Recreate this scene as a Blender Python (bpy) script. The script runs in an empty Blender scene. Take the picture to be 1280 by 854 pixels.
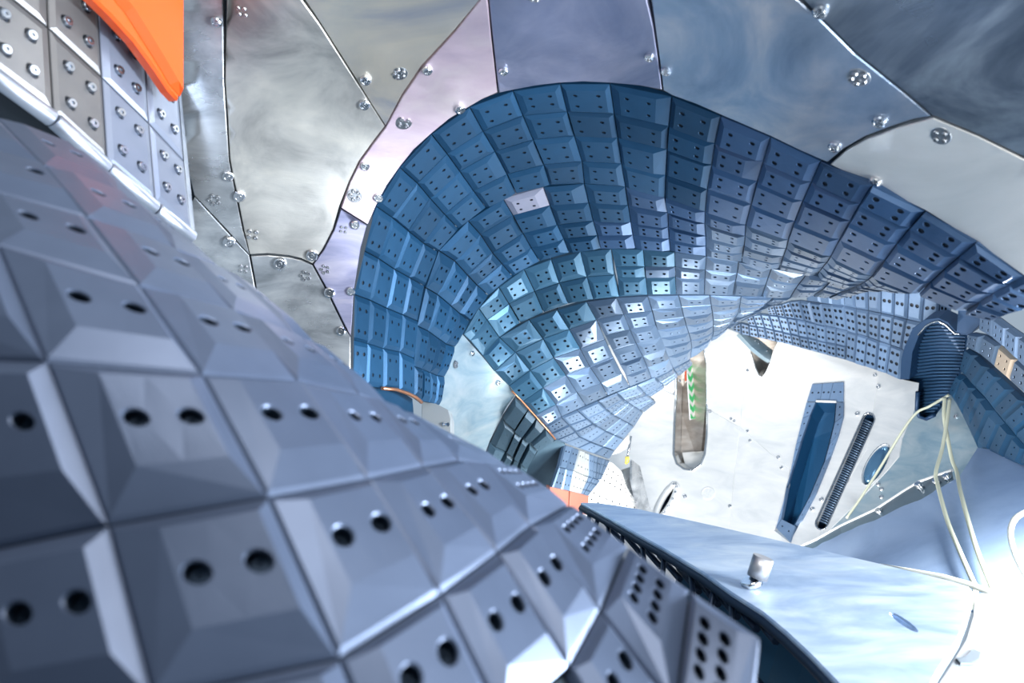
import bpy, math, random
import numpy as np
from mathutils import Vector, Quaternion, Matrix
from mathutils.geometry import delaunay_2d_cdt

random.seed(7)
SC = bpy.context.scene
COL = SC.collection
# ------------------------------------------------------------------ camera
F = 853.33
CAM = np.array((0.0, 0.0, 1.3))
cd = bpy.data.cameras.new('camera')
cd.lens = 24.0
cd.sensor_width = 36.0
cd.clip_start = 0.02
cd.dof.use_dof = True
cd.dof.focus_distance = 1.9
cd.dof.aperture_fstop = 4.0
cam = bpy.data.objects.new('camera', cd)
COL.objects.link(cam)
cam.location = CAM
cam.rotation_euler = (math.pi / 2, 0, 0)
SC.camera = cam
# ------------------------------------------------------------------ world, lights, exposure
w = bpy.data.worlds.new('vessel_air')
SC.world = w
w.use_nodes = True
bg = w.node_tree.nodes['Background']
bg.inputs[0].default_value = (0.66, 0.82, 1.0, 1)
bg.inputs[1].default_value = 0.42


def lamp(name, kind, loc, aim, power, size, col=(1, 1, 1), size_y=None):
    ld = bpy.data.lights.new(name, kind)
    ld.energy = power
    ld.color = col
    if kind == 'AREA':
        ld.shape = 'RECTANGLE'
        ld.size = size
        ld.size_y = size_y or size
    else:
        ld.shadow_soft_size = size
    o = bpy.data.objects.new(name, ld)
    COL.objects.link(o)
    o.location = CAM + np.array(loc)
    d = Vector(np.array(aim) - np.array(loc))
    o.rotation_euler = d.to_track_quat('-Z', 'Y').to_euler()
    return o


lamp('work_light', 'POINT', (1.19, 1.50, -0.37), (0, 0, 0), 24, 0.05, (1.0, 0.99, 0.97))
lamp('side_light', 'AREA', (1.25, 0.60, -0.12), (0.2, 0.75, -0.25), 62, 0.35, (0.84, 0.92, 1.0))
lamp('floor_light', 'AREA', (0.60, 2.30, -0.80), (0.74, 3.0, -0.05), 21, 0.5, (1.0, 0.98, 0.95), 0.3)
lamp('low_light', 'AREA', (0.95, 0.34, -0.50), (0.1, 0.6, -0.2), 13, 0.35, (0.88, 0.94, 1.0))
lamp('top_fill', 'AREA', (0.15, 0.30, 0.95), (0.1, 1.3, 0.3), 12, 0.9, (1.0, 0.96, 0.91))  # unseen fill lamp added overhead to brighten the steel panels
SC.view_settings.view_transform = 'Standard'
SC.view_settings.look = 'None'
SC.view_settings.gamma = 1.0
SC.view_settings.exposure = 0.35


# ------------------------------------------------------------------ materials
def nodes_of(name):
    m = bpy.data.materials.new(name)
    m.use_nodes = True
    nt = m.node_tree
    return m, nt, nt.nodes['Principled BSDF']


def N(nt, typ, **kw):
    n = nt.nodes.new(typ)
    for k, v in kw.items():
        if k in n.inputs:
            n.inputs[k].default_value = v
        else:
            setattr(n, k, v)
    return n


def mat_plain(name, col, rough=0.5, metal=0.0, spec=0.5):
    m, nt, b = nodes_of(name)
    b.inputs['Base Color'].default_value = (*col, 1)
    b.inputs['Roughness'].default_value = rough
    b.inputs['Metallic'].default_value = metal
    b.inputs['Specular IOR Level'].default_value = spec
    return m


def mat_graphite(name, c1, c2, rough=0.42, metal=0.25, var=0.22):
    m, nt, b = nodes_of(name)
    tc = N(nt, 'ShaderNodeTexCoord')
    no = N(nt, 'ShaderNodeTexNoise', Scale=22.0, Detail=4.0)
    nt.links.new(tc.outputs['Object'], no.inputs['Vector'])
    mx = N(nt, 'ShaderNodeMix', data_type='RGBA')
    mx.inputs[6].default_value = (*c1, 1)
    mx.inputs[7].default_value = (*c2, 1)
    nt.links.new(no.outputs['Fac'], mx.inputs[0])
    oi = N(nt, 'ShaderNodeObjectInfo')
    mr = N(nt, 'ShaderNodeMapRange')
    mr.inputs['To Min'].default_value = 1 - var
    mr.inputs['To Max'].default_value = 1 + var
    nt.links.new(oi.outputs['Random'], mr.inputs['Value'])
    hs = N(nt, 'ShaderNodeHueSaturation')
    nt.links.new(mx.outputs[2], hs.inputs['Color'])
    nt.links.new(mr.outputs[0], hs.inputs['Value'])
    nt.links.new(hs.outputs[0], b.inputs['Base Color'])
    b.inputs['Roughness'].default_value = rough
    b.inputs['Metallic'].default_value = metal
    fine = N(nt, 'ShaderNodeTexNoise', Scale=900.0, Detail=2.0)
    nt.links.new(tc.outputs['Object'], fine.inputs['Vector'])
    bp = N(nt, 'ShaderNodeBump', Strength=0.12, Distance=0.0006)
    nt.links.new(fine.outputs['Fac'], bp.inputs['Height'])
    nt.links.new(bp.outputs[0], b.inputs['Normal'])
    return m


def mat_steel(name, c1, c2, c3, rough=0.34, scale=5.0, metal=0.84, stretch=(1, 1, 3), seed=0.0, bump=0.10, bscale=(12, 12, 160)):
    m, nt, b = nodes_of(name)
    tc = N(nt, 'ShaderNodeTexCoord')
    mp = N(nt, 'ShaderNodeMapping')
    mp.inputs['Scale'].default_value = stretch
    mp.inputs['Location'].default_value = (seed, seed * 0.7, 0)
    nt.links.new(tc.outputs['Object'], mp.inputs['Vector'])
    n1 = N(nt, 'ShaderNodeTexNoise', Scale=scale, Detail=6.0, Roughness=0.6, Distortion=0.8)
    nt.links.new(mp.outputs[0], n1.inputs['Vector'])
    cr = N(nt, 'ShaderNodeValToRGB')
    e = cr.color_ramp.elements
    e[0].position = 0.32
    e[0].color = (*c1, 1)
    e[1].position = 0.70
    e[1].color = (*c3, 1)
    k = e.new(0.5)
    k.color = (*c2, 1)
    nt.links.new(n1.outputs['Fac'], cr.inputs[0])
    nt.links.new(cr.outputs[0], b.inputs['Base Color'])
    n2 = N(nt, 'ShaderNodeTexNoise', Scale=scale * 2.3, Detail=5.0)
    nt.links.new(mp.outputs[0], n2.inputs['Vector'])
    mr = N(nt, 'ShaderNodeMapRange')
    mr.inputs['To Min'].default_value = rough - 0.12
    mr.inputs['To Max'].default_value = rough + 0.16
    nt.links.new(n2.outputs['Fac'], mr.inputs['Value'])
    nt.links.new(mr.outputs[0], b.inputs['Roughness'])
    b.inputs['Metallic'].default_value = metal
    mp2 = N(nt, 'ShaderNodeMapping')
    mp2.inputs['Scale'].default_value = bscale
    nt.links.new(tc.outputs['Object'], mp2.inputs['Vector'])
    n3 = N(nt, 'ShaderNodeTexNoise', Scale=4.0, Detail=3.0)
    nt.links.new(mp2.outputs[0], n3.inputs['Vector'])
    bp = N(nt, 'ShaderNodeBump', Strength=bump, Distance=0.002)
    nt.links.new(n3.outputs['Fac'], bp.inputs['Height'])
    nt.links.new(bp.outputs[0], b.inputs['Normal'])
    return m


M = {}
M['near'] = mat_graphite('graphite_near', (0.080, 0.106, 0.168), (0.112, 0.145, 0.222), 0.38, 0.5, 0.08)
M['baffle'] = mat_graphite('graphite_baffle', (0.11, 0.11, 0.118), (0.16, 0.157, 0.157), 0.38, 0.5, 0.10)
M['baffle_cool'] = mat_graphite('graphite_baffle_cool', (0.14, 0.165, 0.225), (0.19, 0.215, 0.28), 0.40, 0.4, 0.08)
M['blue'] = mat_graphite('graphite_blue_shade', (0.0075, 0.054, 0.122), (0.013, 0.076, 0.165), 0.50, 0.45, 0.18)  # grey graphite; the bands' blue shade is put into this and the teal tint
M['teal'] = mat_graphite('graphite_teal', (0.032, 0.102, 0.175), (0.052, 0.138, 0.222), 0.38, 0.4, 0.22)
M['mid'] = mat_graphite('graphite_mid', (0.075, 0.125, 0.20), (0.115, 0.175, 0.265), 0.31, 0.45, 0.25)  # this and slate: greyer tile tints for the rows nearer the light
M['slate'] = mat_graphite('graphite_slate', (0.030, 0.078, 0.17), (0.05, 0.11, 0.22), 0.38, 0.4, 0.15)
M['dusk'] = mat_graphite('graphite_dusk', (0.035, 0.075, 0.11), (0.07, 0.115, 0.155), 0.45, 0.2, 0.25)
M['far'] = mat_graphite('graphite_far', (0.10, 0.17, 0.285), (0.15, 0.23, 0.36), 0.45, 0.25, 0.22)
M['tan'] = mat_graphite('graphite_tan', (0.42, 0.33, 0.24), (0.5, 0.4, 0.3), 0.5, 0.1, 0.05)
M['grey'] = mat_graphite('graphite_bare', (0.24, 0.25, 0.33), (0.3, 0.31, 0.40), 0.5, 0.1, 0.05)
M['bare'] = mat_graphite('graphite_pale', (0.20, 0.22, 0.225), (0.25, 0.27, 0.275), 0.5, 0.1, 0.05)
M['hole'] = mat_plain('hole_dark', (0.006, 0.014, 0.028), 0.5, 0.2)
M['back'] = mat_plain('backing_dark', (0.012, 0.02, 0.03), 0.7, 0.0)
M['bolt'] = mat_plain('bolt_steel', (0.72, 0.73, 0.75), 0.16, 1.0)
M['screw'] = mat_plain('screw_steel', (0.55, 0.56, 0.58), 0.28, 1.0)
M['bolt_dark'] = mat_plain('bolt_dark', (0.02, 0.035, 0.06), 0.35, 0.7)
M['copper'] = mat_plain('copper', (0.75, 0.33, 0.18), 0.35, 0.9)
M['st_warm'] = mat_steel('steel_warm', (0.30, 0.295, 0.29), (0.56, 0.545, 0.51), (0.80, 0.76, 0.68), 0.42, 3.2, stretch=(1.6, 1.6, 1.6), seed=1)
M['st_left'] = mat_steel('steel_left', (0.28, 0.30, 0.32), (0.58, 0.60, 0.62), (0.85, 0.86, 0.86), 0.28, 5.0, seed=2)
M['st_gold'] = mat_steel('steel_gold', (0.46, 0.47, 0.52), (0.70, 0.65, 0.58), (0.86, 0.77, 0.63), 0.32, 4.0, seed=3)
M['st_pink'] = mat_steel('steel_pink', (0.56, 0.45, 0.54), (0.66, 0.53, 0.60), (0.74, 0.64, 0.66), 0.5, 5.0, seed=4)
M['st_purple'] = mat_steel('steel_purple', (0.16, 0.17, 0.26), (0.27, 0.27, 0.38), (0.40, 0.38, 0.46), 0.48, 6.0, seed=5)
M['st_lilac'] = mat_steel('steel_lilac', (0.22, 0.26, 0.40), (0.34, 0.36, 0.50), (0.50, 0.49, 0.61), 0.36, 4.0, seed=6)
M['st_blue'] = mat_steel('steel_blue', (0.22, 0.31, 0.45), (0.38, 0.47, 0.60), (0.66, 0.66, 0.71), 0.34, 4.0, seed=7)
M['st_dark'] = mat_steel('steel_dark', (0.06, 0.09, 0.14), (0.17, 0.21, 0.27), (0.42, 0.48, 0.55), 0.30, 3.5, seed=8)
M['st_white'] = mat_steel('steel_white', (0.74, 0.74, 0.72), (0.82, 0.81, 0.78), (0.88, 0.86, 0.83), 0.42, 4.0, metal=0.6, seed=9)
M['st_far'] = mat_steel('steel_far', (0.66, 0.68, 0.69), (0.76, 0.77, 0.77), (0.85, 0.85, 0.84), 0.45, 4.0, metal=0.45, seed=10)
M['st_pale'] = mat_steel('steel_pale_blue', (0.26, 0.39, 0.48), (0.37, 0.48, 0.54), (0.50, 0.57, 0.60), 0.42, 5.0, metal=0.55, seed=11)
M['st_deck'] = mat_steel('steel_deck', (0.36, 0.48, 0.66), (0.52, 0.63, 0.78), (0.72, 0.80, 0.88), 0.44, 5.0, metal=0.75, stretch=(1, 2.5, 1), seed=12, bump=0.03, bscale=(30, 8, 30))
M['st_floor'] = mat_steel('steel_floor', (0.20, 0.30, 0.48), (0.27, 0.38, 0.57), (0.33, 0.45, 0.64), 0.50, 2.0, metal=0.6, seed=13)
M['st_chrome'] = mat_plain('steel_polished', (0.62, 0.64, 0.66), 0.18, 1.0)
M['niche'] = mat_plain('niche_blue', (0.012, 0.085, 0.20), 0.45, 0.2)
M['portdark'] = mat_plain('port_blue', (0.012, 0.045, 0.11), 0.4, 0.3)
M['slat'] = mat_plain('slat_blue', (0.022, 0.075, 0.16), 0.45, 0.3)
M['bronze'] = mat_steel('steel_bronze', (0.45, 0.39, 0.34), (0.60, 0.53, 0.47), (0.75, 0.71, 0.66), 0.45, 6.0, seed=14)
M['orange'] = mat_plain('orange_plastic', (0.72, 0.075, 0.004), 0.35, 0.0)
M['green'] = mat_plain('sign_green', (0.05, 0.55, 0.18), 0.5)
M['white'] = mat_plain('sign_white', (0.85, 0.86, 0.85), 0.5)
M['cord'] = mat_plain('cord_yellow', (0.44, 0.46, 0.36), 0.5)
M['cordpale'] = mat_plain('cord_cream', (0.80, 0.78, 0.66), 0.45)
M['strut'] = mat_plain('strut_dark', (0.015, 0.03, 0.06), 0.4, 0.6)
M['rod'] = mat_steel('rod_steel', (0.28, 0.32, 0.40), (0.38, 0.42, 0.50), (0.48, 0.52, 0.6), 0.36, 9.0, metal=0.8, seed=15)


# ------------------------------------------------------------------ geometry helpers
def P(px, py, d):
    return CAM + d * np.array(((px - 640.0) / F, 1.0, (427.0 - py) / F))


class Depth:
    """smooth distance field through sparse survey points (thin plate spline of log distance)"""
    def __init__(self, pts, lam=2e-4):
        a = np.array(pts, float)
        self.x = a[:, :2] / 1000.0
        y = np.log(a[:, 2])
        n = len(a)
        K = self.k(self.x, self.x) + lam * np.eye(n)
        Q = np.hstack([np.ones((n, 1)), self.x])
        A = np.block([[K, Q], [Q.T, np.zeros((3, 3))]])
        s = np.linalg.solve(A, np.concatenate([y, np.zeros(3)]))
        self.wt, self.c = s[:n], s[n:]

    @staticmethod
    def k(a, b):
        r2 = ((a[:, None, :] - b[None, :, :]) ** 2).sum(-1)
        return 0.5 * r2 * np.log(r2 + 1e-12)

    def __call__(self, px, py):
        q = np.array([[px, py]], float) / 1000.0
        v = self.k(q, self.x) @ self.wt + self.c[0] + q @ self.c[1:]
        return float(np.exp(v[0]))


def flat(p, q, r):
    """distance of the plane through three placed points"""
    a, b, c = (P(*t) - CAM for t in (p, q, r))
    n = np.cross(b - a, c - a)
    k = n @ a

    def f(px, py):
        ray = np.array(((px - 640.0) / F, 1.0, (427.0 - py) / F))
        return float(k / (n @ ray))
    return f


def level(z):
    return lambda px, py: z * F / (427.0 - py)


def frame(px, py, df):
    p = P(px, py, df(px, py))
    a = P(px + 1, py, df(px + 1, py)) - p
    b = P(px, py + 1, df(px, py + 1)) - p
    n = np.cross(b, a)
    n /= np.linalg.norm(n)
    if n @ (CAM - p) < 0:
        n = -n
    return p, n, a / np.linalg.norm(a)


WORLD = {}


def mk(name, verts, faces, mats, parent=None, mi=None, smooth=None):
    v = np.array(verts, float)
    c = v.mean(0)
    me = bpy.data.meshes.new(name)
    me.from_pydata((v - c).tolist(), [], [tuple(f) for f in faces])
    for m in (mats if isinstance(mats, (list, tuple)) else [mats]):
        me.materials.append(m)
    if mi is not None:
        me.polygons.foreach_set('material_index', mi)
    if smooth is not None:
        me.polygons.foreach_set('use_smooth', smooth if isinstance(smooth, (list, np.ndarray)) else [smooth] * len(faces))
    me.update()
    o = bpy.data.objects.new(name, me)
    COL.objects.link(o)
    place(o, c, parent)
    return o


def place(o, c, parent):
    WORLD[o.name] = np.array(c)
    if parent is not None:
        o.parent = parent
        o.location = np.array(c) - WORLD[parent.name]
    else:
        o.location = c


def tag(o, label=None, cat=None, group=None, kind=None):
    for k, v in (('label', label), ('category', cat), ('group', group), ('kind', kind)):
        if v:
            o[k] = v
    return o


def thing(name, loc, label=None, cat=None, group=None, kind=None):
    o = bpy.data.objects.new(name, None)
    o.empty_display_size = 0.05
    COL.objects.link(o)
    place(o, loc, None)
    return tag(o, label, cat, group, kind)


def inst(name, me, c, n, parent, x=None, scale=1.0):
    """an object sharing mesh me, its z axis along n"""
    o = bpy.data.objects.new(name, me)
    COL.objects.link(o)
    place(o, c, parent)
    z = Vector(n).normalized()
    xa = Vector(x if x is not None else (1, 0, 0.01))
    ya = z.cross(xa).normalized()
    xa = ya.cross(z)
    o.rotation_euler = Matrix((xa, ya, z)).transposed().to_euler()
    o.scale = (scale,) * 3
    return o


def lathe(prof, seg=16):
    v, f = [], []
    for r, z in prof:
        for k in range(seg):
            t = 2 * math.pi * k / seg
            v.append((r * math.cos(t), r * math.sin(t), z))
    for i in range(len(prof) - 1):
        for k in range(seg):
            a, b = i * seg + k, i * seg + (k + 1) % seg
            f.append((a, b, b + seg, a + seg))
    f.append(tuple(range((len(prof) - 1) * seg, len(prof) * seg)))
    return v, f


def raw_mesh(name, v, f, mat, smooth=False):
    me = bpy.data.meshes.new(name)
    me.from_pydata([tuple(map(float, p)) for p in v], [], f)
    me.materials.append(mat)
    if smooth:
        me.polygons.foreach_set('use_smooth', [True] * len(f))
    return me


def tube(name, pts, r, mat, parent=None, seg=10, closed=False, cap=True):
    p = [np.array(q, float) for q in pts]
    n = len(p)
    v, f = [], []
    up = np.array((0.13, 0.21, 0.97))
    for i in range(n):
        a, b = p[max(i - 1, 0)], p[min(i + 1, n - 1)]
        if closed:
            a, b = p[i - 1], p[(i + 1) % n]
        t = (b - a) / (np.linalg.norm(b - a) + 1e-12)
        s = np.cross(t, up)
        if np.linalg.norm(s) < 1e-3:
            s = np.cross(t, (1, 0, 0))
        s /= np.linalg.norm(s)
        u = np.cross(s, t)
        up = u
        rr = r[i] if isinstance(r, (list, tuple)) else r
        for k in range(seg):
            an = 2 * math.pi * k / seg
            v.append(p[i] + rr * (math.cos(an) * s + math.sin(an) * u))
    for i in range(n if closed else n - 1):
        for k in range(seg):
            a, b = i * seg + k, i * seg + (k + 1) % seg
            j = ((i + 1) % n) * seg
            f.append((a, b, j + (k + 1) % seg, j + k))
    sm = [True] * len(f)
    if cap and not closed:
        f.append(tuple(range(seg))[::-1])
        f.append(tuple(range((n - 1) * seg, n * seg)))
        sm += [False, False]
    return mk(name, v, f, mat, parent, smooth=sm)


def spline(pts, k=6):
    p = np.array(pts, float)
    out = []
    q = np.vstack([2 * p[0] - p[1], p, 2 * p[-1] - p[-2]])
    for i in range(1, len(q) - 2):
        for t in np.linspace(0, 1, k, endpoint=False):
            a, b, c, d = q[i - 1], q[i], q[i + 1], q[i + 2]
            out.append(0.5 * (2 * b + (c - a) * t + (2 * a - 5 * b + 4 * c - d) * t * t + (3 * b - a - 3 * c + d) * t ** 3))
    out.append(p[-1])
    return np.array(out)


def inside(pt, poly):
    x, y = pt
    c = False
    n = len(poly)
    j = n - 1
    for i in range(n):
        xi, yi = poly[i]
        xj, yj = poly[j]
        if (yi > y) != (yj > y) and x < (xj - xi) * (y - yi) / (yj - yi) + xi:
            c = not c
        j = i
    return c


def densify(poly, step):
    out = []
    n = len(poly)
    for i in range(n):
        a, b = np.array(poly[i], float), np.array(poly[(i + 1) % n], float)
        k = max(1, int(np.linalg.norm(b - a) / step))
        for t in range(k):
            out.append(tuple(a + (b - a) * t / k))
    return out


def shrink(poly, g):
    p = np.array(poly, float)
    a = 0.5 * np.sum(p[:, 0] * np.roll(p[:, 1], -1) - np.roll(p[:, 0], -1) * p[:, 1])
    s = 1 if a > 0 else -1
    out = []
    n = len(p)
    for i in range(n):
        e1 = p[i] - p[i - 1]
        e2 = p[(i + 1) % n] - p[i]
        n1 = np.array((-e1[1], e1[0])) / (np.linalg.norm(e1) + 1e-9) * s
        n2 = np.array((-e2[1], e2[0])) / (np.linalg.norm(e2) + 1e-9) * s
        m = n1 + n2
        L = np.linalg.norm(m)
        m = m / L if L > 0.3 else n1
        out.append(tuple(p[i] + m * g))
    return out


def sheet(name, poly, df, mat, parent=None, holes=(), th=0.008, gap=0.7, step=34, bevel=0.0014, lift=0.0):
    """a bent metal sheet with real thickness and a bevelled rim; poly outlines it"""
    poly = densify(shrink(poly, gap) if gap else poly, step * 0.5)
    holes = [densify(h, step * 0.4) for h in holes]
    vs, ed = [], []
    for pl in [poly] + holes:
        b = len(vs)
        vs += [Vector(q) for q in pl]
        ed += [(b + i, b + (i + 1) % len(pl)) for i in range(len(pl))]
    xs, ys = [q[0] for q in poly], [q[1] for q in poly]
    x = min(xs) + step * 0.5
    while x < max(xs):
        y = min(ys) + step * 0.5
        while y < max(ys):
            if inside((x, y), poly) and not any(inside((x, y), h) for h in holes):
                vs.append(Vector((x, y)))
            y += step
        x += step
    V, E, Fc, _, _, _ = delaunay_2d_cdt(vs, ed, [], 0, 1e-4)
    tri = []
    for f in Fc:
        c = sum((V[i] for i in f), Vector((0, 0))) / len(f)
        if inside(c, poly) and not any(inside(c, h) for h in holes):
            tri.append(tuple(f))
    used = sorted({i for f in tri for i in f})
    mp = {k: i for i, k in enumerate(used)}
    tri = [tuple(mp[i] for i in f) for f in tri]
    p3, nn = [], []
    for k in used:
        p, n, _ = frame(V[k][0], V[k][1], df)
        p3.append(p + n * lift)
        nn.append(n)
    p3, nn = np.array(p3), np.array(nn)
    ft = []
    for f in tri:
        a, b, c = p3[f[0]], p3[f[1]], p3[f[2]]
        ft.append(f if np.cross(b - a, c - a) @ nn[f[0]] > 0 else f[::-1])
    cnt = {}
    for f in ft:
        for i in range(3):
            e = (f[i], f[(i + 1) % 3])
            cnt[e] = 1
    bd = [e for e in cnt if (e[1], e[0]) not in cnt]
    out = {}
    for a, b in bd:
        t = p3[b] - p3[a]
        o = np.cross(t, nn[a])
        o /= np.linalg.norm(o) + 1e-12
        for k in (a, b):
            out[k] = out.get(k, np.zeros(3)) + o
    n0 = len(p3)
    verts = list(p3)
    faces = list(ft)
    sm = [True] * len(ft)
    r1, r2, r3 = {}, {}, {}
    for k, o in out.items():
        o = o / (np.linalg.norm(o) + 1e-12)
        r1[k] = len(verts); verts.append(p3[k])
        r2[k] = len(verts); verts.append(p3[k] + o * bevel - nn[k] * bevel)
        r3[k] = len(verts); verts.append(p3[k] + o * bevel - nn[k] * th)
    for a, b in bd:
        faces.append((r1[a], r2[a], r2[b], r1[b])); sm.append(False)
        faces.append((r2[a], r3[a], r3[b], r2[b])); sm.append(False)
    bb = len(verts)
    bk = {}
    for i in range(n0):
        bk[i] = len(verts)
        verts.append(p3[i] - nn[i] * th)
    for f in ft:
        faces.append((bk[f[2]], bk[f[1]], bk[f[0]])); sm.append(True)
    return mk(name, verts, faces, mat, parent, smooth=sm)


def port(name, poly, df, depth, mat, parent=None, cap=None, rings=1, ripple=0.0, taper=1.0, lift=0.0, axis=None):
    """a recessed tube or niche whose mouth follows poly; cap gives it a back plate"""
    poly = densify(poly, 8)
    fr = [frame(x, y, df) for x, y in poly]
    p = np.array([q[0] for q in fr])
    n = -np.mean([q[1] for q in fr], 0)
    if axis is not None:
        n = np.array(axis, float)
    n /= np.linalg.norm(n)
    c = p.mean(0)
    v, f = [], []
    m = len(p)
    tot = rings * (2 if ripple else 1)
    for i in range(tot + 1):
        t = i / tot
        s = 1 + (taper - 1) * t - (ripple if i % 2 else 0)
        v += list(c + (p - c) * s + n * (depth * t) - n * lift)
    for i in range(tot):
        for k in range(m):
            a, b = i * m + k, i * m + (k + 1) % m
            f.append((a, b, b + m, a + m))
    mi = [0] * len(f)
    if cap:
        f.append(tuple(range(tot * m, (tot + 1) * m)))
        mi.append(1)
    return mk(name, v, f, [mat] + ([cap] if cap else []), parent, mi=mi)


# ---- armour tiles
def tile(q, mat, parent, ins, h, nx, ny, rad, th=0.012, gap=0.008, ch=0.0012, hd=0.006, seg=8, bolts=None, cvk=1.0, mx=0.24, my=0.26, name='tile'):
    q = [np.array(x) for x in q]          # u0v0, u1v0, u1v1, u0v1
    c = sum(q) / 4
    U = 0.5 * (np.linalg.norm(q[1] - q[0]) + np.linalg.norm(q[2] - q[3]))
    W = 0.5 * (np.linalg.norm(q[3] - q[0]) + np.linalg.norm(q[2] - q[1]))
    n = np.cross(q[2] - q[0], q[3] - q[1])
    n /= np.linalg.norm(n) + 1e-12
    if n @ (CAM - c) < 0:
        n = -n

    def at(u, v, z):
        return (q[0] * (1 - u) * (1 - v) + q[1] * u * (1 - v) + q[2] * u * v + q[3] * (1 - u) * v) + n * z
    gu, gv = gap * 0.1 / max(U, 0.02), gap * 0.1 / max(W, 0.02)
    gu, gv = min(gu, 0.05), min(gv, 0.05)
    cu, cv = ch / max(U, 0.02), ch * cvk / max(W, 0.02)
    l, r, t, b = ins
    V, Fc, mi = [], [], []

    def ring(u0, u1, v0, v1, z):
        k = len(V)
        V.extend([at(u0, v0, z), at(u1, v0, z), at(u1, v1, z), at(u0, v1, z)])
        return k

    def band(a, b):
        for i in range(4):
            Fc.append((a + i, a + (i + 1) % 4, b + (i + 1) % 4, b + i)); mi.append(0)
    r0 = ring(gu, 1 - gu, gv, 1 - gv, -th)
    r1 = ring(gu, 1 - gu, gv, 1 - gv, -ch)
    r2 = ring(gu + cu, 1 - gu - cu, gv + cv, 1 - gv - cv, 0)
    r3 = ring(l, 1 - r, t, 1 - b, h)
    band(r0, r1); band(r1, r2); band(r2, r3)
    pu, pv = 1 - l - r, 1 - t - b
    # hole centres as fractions of the plateau
    fx = [0.5] if nx == 1 else [mx + (1 - 2 * mx) * i / (nx - 1) for i in range(nx)]
    fy = [0.5] if ny == 1 else [my + (1 - 2 * my) * i / (ny - 1) for i in range(ny)]
    bx = [0] + [(fx[i] + fx[i + 1]) / 2 for i in range(nx - 1)] + [1]
    by = [0] + [(fy[i] + fy[i + 1]) / 2 for i in range(ny - 1)] + [1]
    centres = []
    for i in range(nx):
        for j in range(ny):
            ux, vy = l + fx[i] * pu, t + fy[j] * pv
            x0, x1, y0, y1 = l + bx[i] * pu, l + bx[i + 1] * pu, t + by[j] * pv, t + by[j + 1] * pv
            ru = min(rad / U, 0.85 * min(ux - x0, x1 - ux))
            rv = min(rad / W, 0.85 * min(vy - y0, y1 - vy))
            k = len(V)
            oc, dirs = [], []
            for s in range(seg):
                an = 2 * math.pi * s / seg + math.pi / 4
                cx, cy = math.cos(an), math.sin(an)
                m = max(abs(cx), abs(cy))
                sx, sy = cx / m, cy / m
                V.append(at(ux + (sx * (x1 - ux) if sx > 0 else sx * (ux - x0)), vy + (sy * (y1 - vy) if sy > 0 else sy * (vy - y0)), h))
                dirs.append((cx, cy))
            for g, z in ((1.0, h), (0.86, h - 0.0012 if rad > 0.004 else h - 0.0006), (0.86, h - hd)):
                for cx, cy in dirs:
                    V.append(at(ux + cx * ru * g, vy + cy * rv * g, z))
            for lv in range(3):
                for s in range(seg):
                    a, a2 = k + lv * seg + s, k + lv * seg + (s + 1) % seg
                    Fc.append((a, a2, a2 + seg, a + seg)); mi.append(1 if lv == 2 else 0)
            Fc.append(tuple(range(k + 3 * seg, k + 4 * seg))); mi.append(1)
            centres.append((at(ux, vy, h - hd * 0.9), rad * 0.8))
    o = mk(name, V, Fc, [mat, M['hole']], parent, mi=mi)
    if bolts is not None:
        for p, rr in centres:
            inst('bolt', bolts, p, n, o, scale=rr)
    return o


def module(name, label, cat, G, df, mat, ins=(0.17, 0.2, 0.16, 0.15), jit=0.06, h=0.011, nx=2, ny=2, rad=0.0042, group=None,
           th=0.014, gap=0.008, pick=None, skip=None, back=True, lift=0.0, special=None, vary=True, hts=None, root=None, bolts=None, **kw):
    """G: list of columns, each a list of (px,py[,dist]); tiles fill the cells"""
    T = [[None if g is None else P(g[0], g[1], g[2] if len(g) > 2 else df(g[0], g[1]) - lift) for g in c] for c in G]
    pts = [t for c in T for t in c if t is not None]
    if root is None:
        root = thing(name, np.mean(pts, 0), label, cat, group)
    vb, fb, idx = [], [], {}
    nrm = {}
    for i in range(len(T) - 1):
        for j in range(min(len(T[i]), len(T[i + 1])) - 1):
            q = [T[i][j], T[i + 1][j], T[i + 1][j + 1], T[i][j + 1]]
            if any(x is None for x in q) or (skip and skip(i, j)):
                continue
            n = np.cross(q[2] - q[0], q[3] - q[1])
            n /= np.linalg.norm(n) + 1e-12
            if n @ (CAM - q[0]) < 0:
                n = -n
            ids = []
            for a, b in ((i, j), (i + 1, j), (i + 1, j + 1), (i, j + 1)):
                if (a, b) not in idx:
                    idx[(a, b)] = len(vb)
                    vb.append(T[a][b]); nrm[(a, b)] = np.zeros(3)
                nrm[(a, b)] += n
                ids.append(idx[(a, b)])
            fb.append(ids)
            jr = lambda x: max(0.04, x + random.uniform(-jit, jit))
            ii = [jr(x) for x in ins]
            hh = h * random.uniform(0.75, 1.2) * (hts(i, j) if hts else 1.0)
            if vary:
                z = random.random()
                if z < 0.16:
                    ii[random.choice((0, 2))] = 0.045
                elif z < 0.3:
                    ii[random.choice((1, 3))] += 0.12
            a, b, m, rr = nx, ny, mat, rad
            if pick:
                a, b, m, rr = pick(i, j, a, b, m, rr)
            if special and (i, j) in special:
                m = special[(i, j)]
            tile(q, m, root, ii, hh, a, b, rr, th=th, gap=gap, bolts=bolts, **kw)
    if back and fb:
        off = np.array([nrm[k] / (np.linalg.norm(nrm[k]) + 1e-9) for k, _ in sorted(idx.items(), key=lambda t: t[1])])
        mk('backing_plate', np.array(vb) - off * th * 1.05, fb, M['back'], root)  # dark mesh added to stop light coming through the tile gaps
    return root


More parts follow.
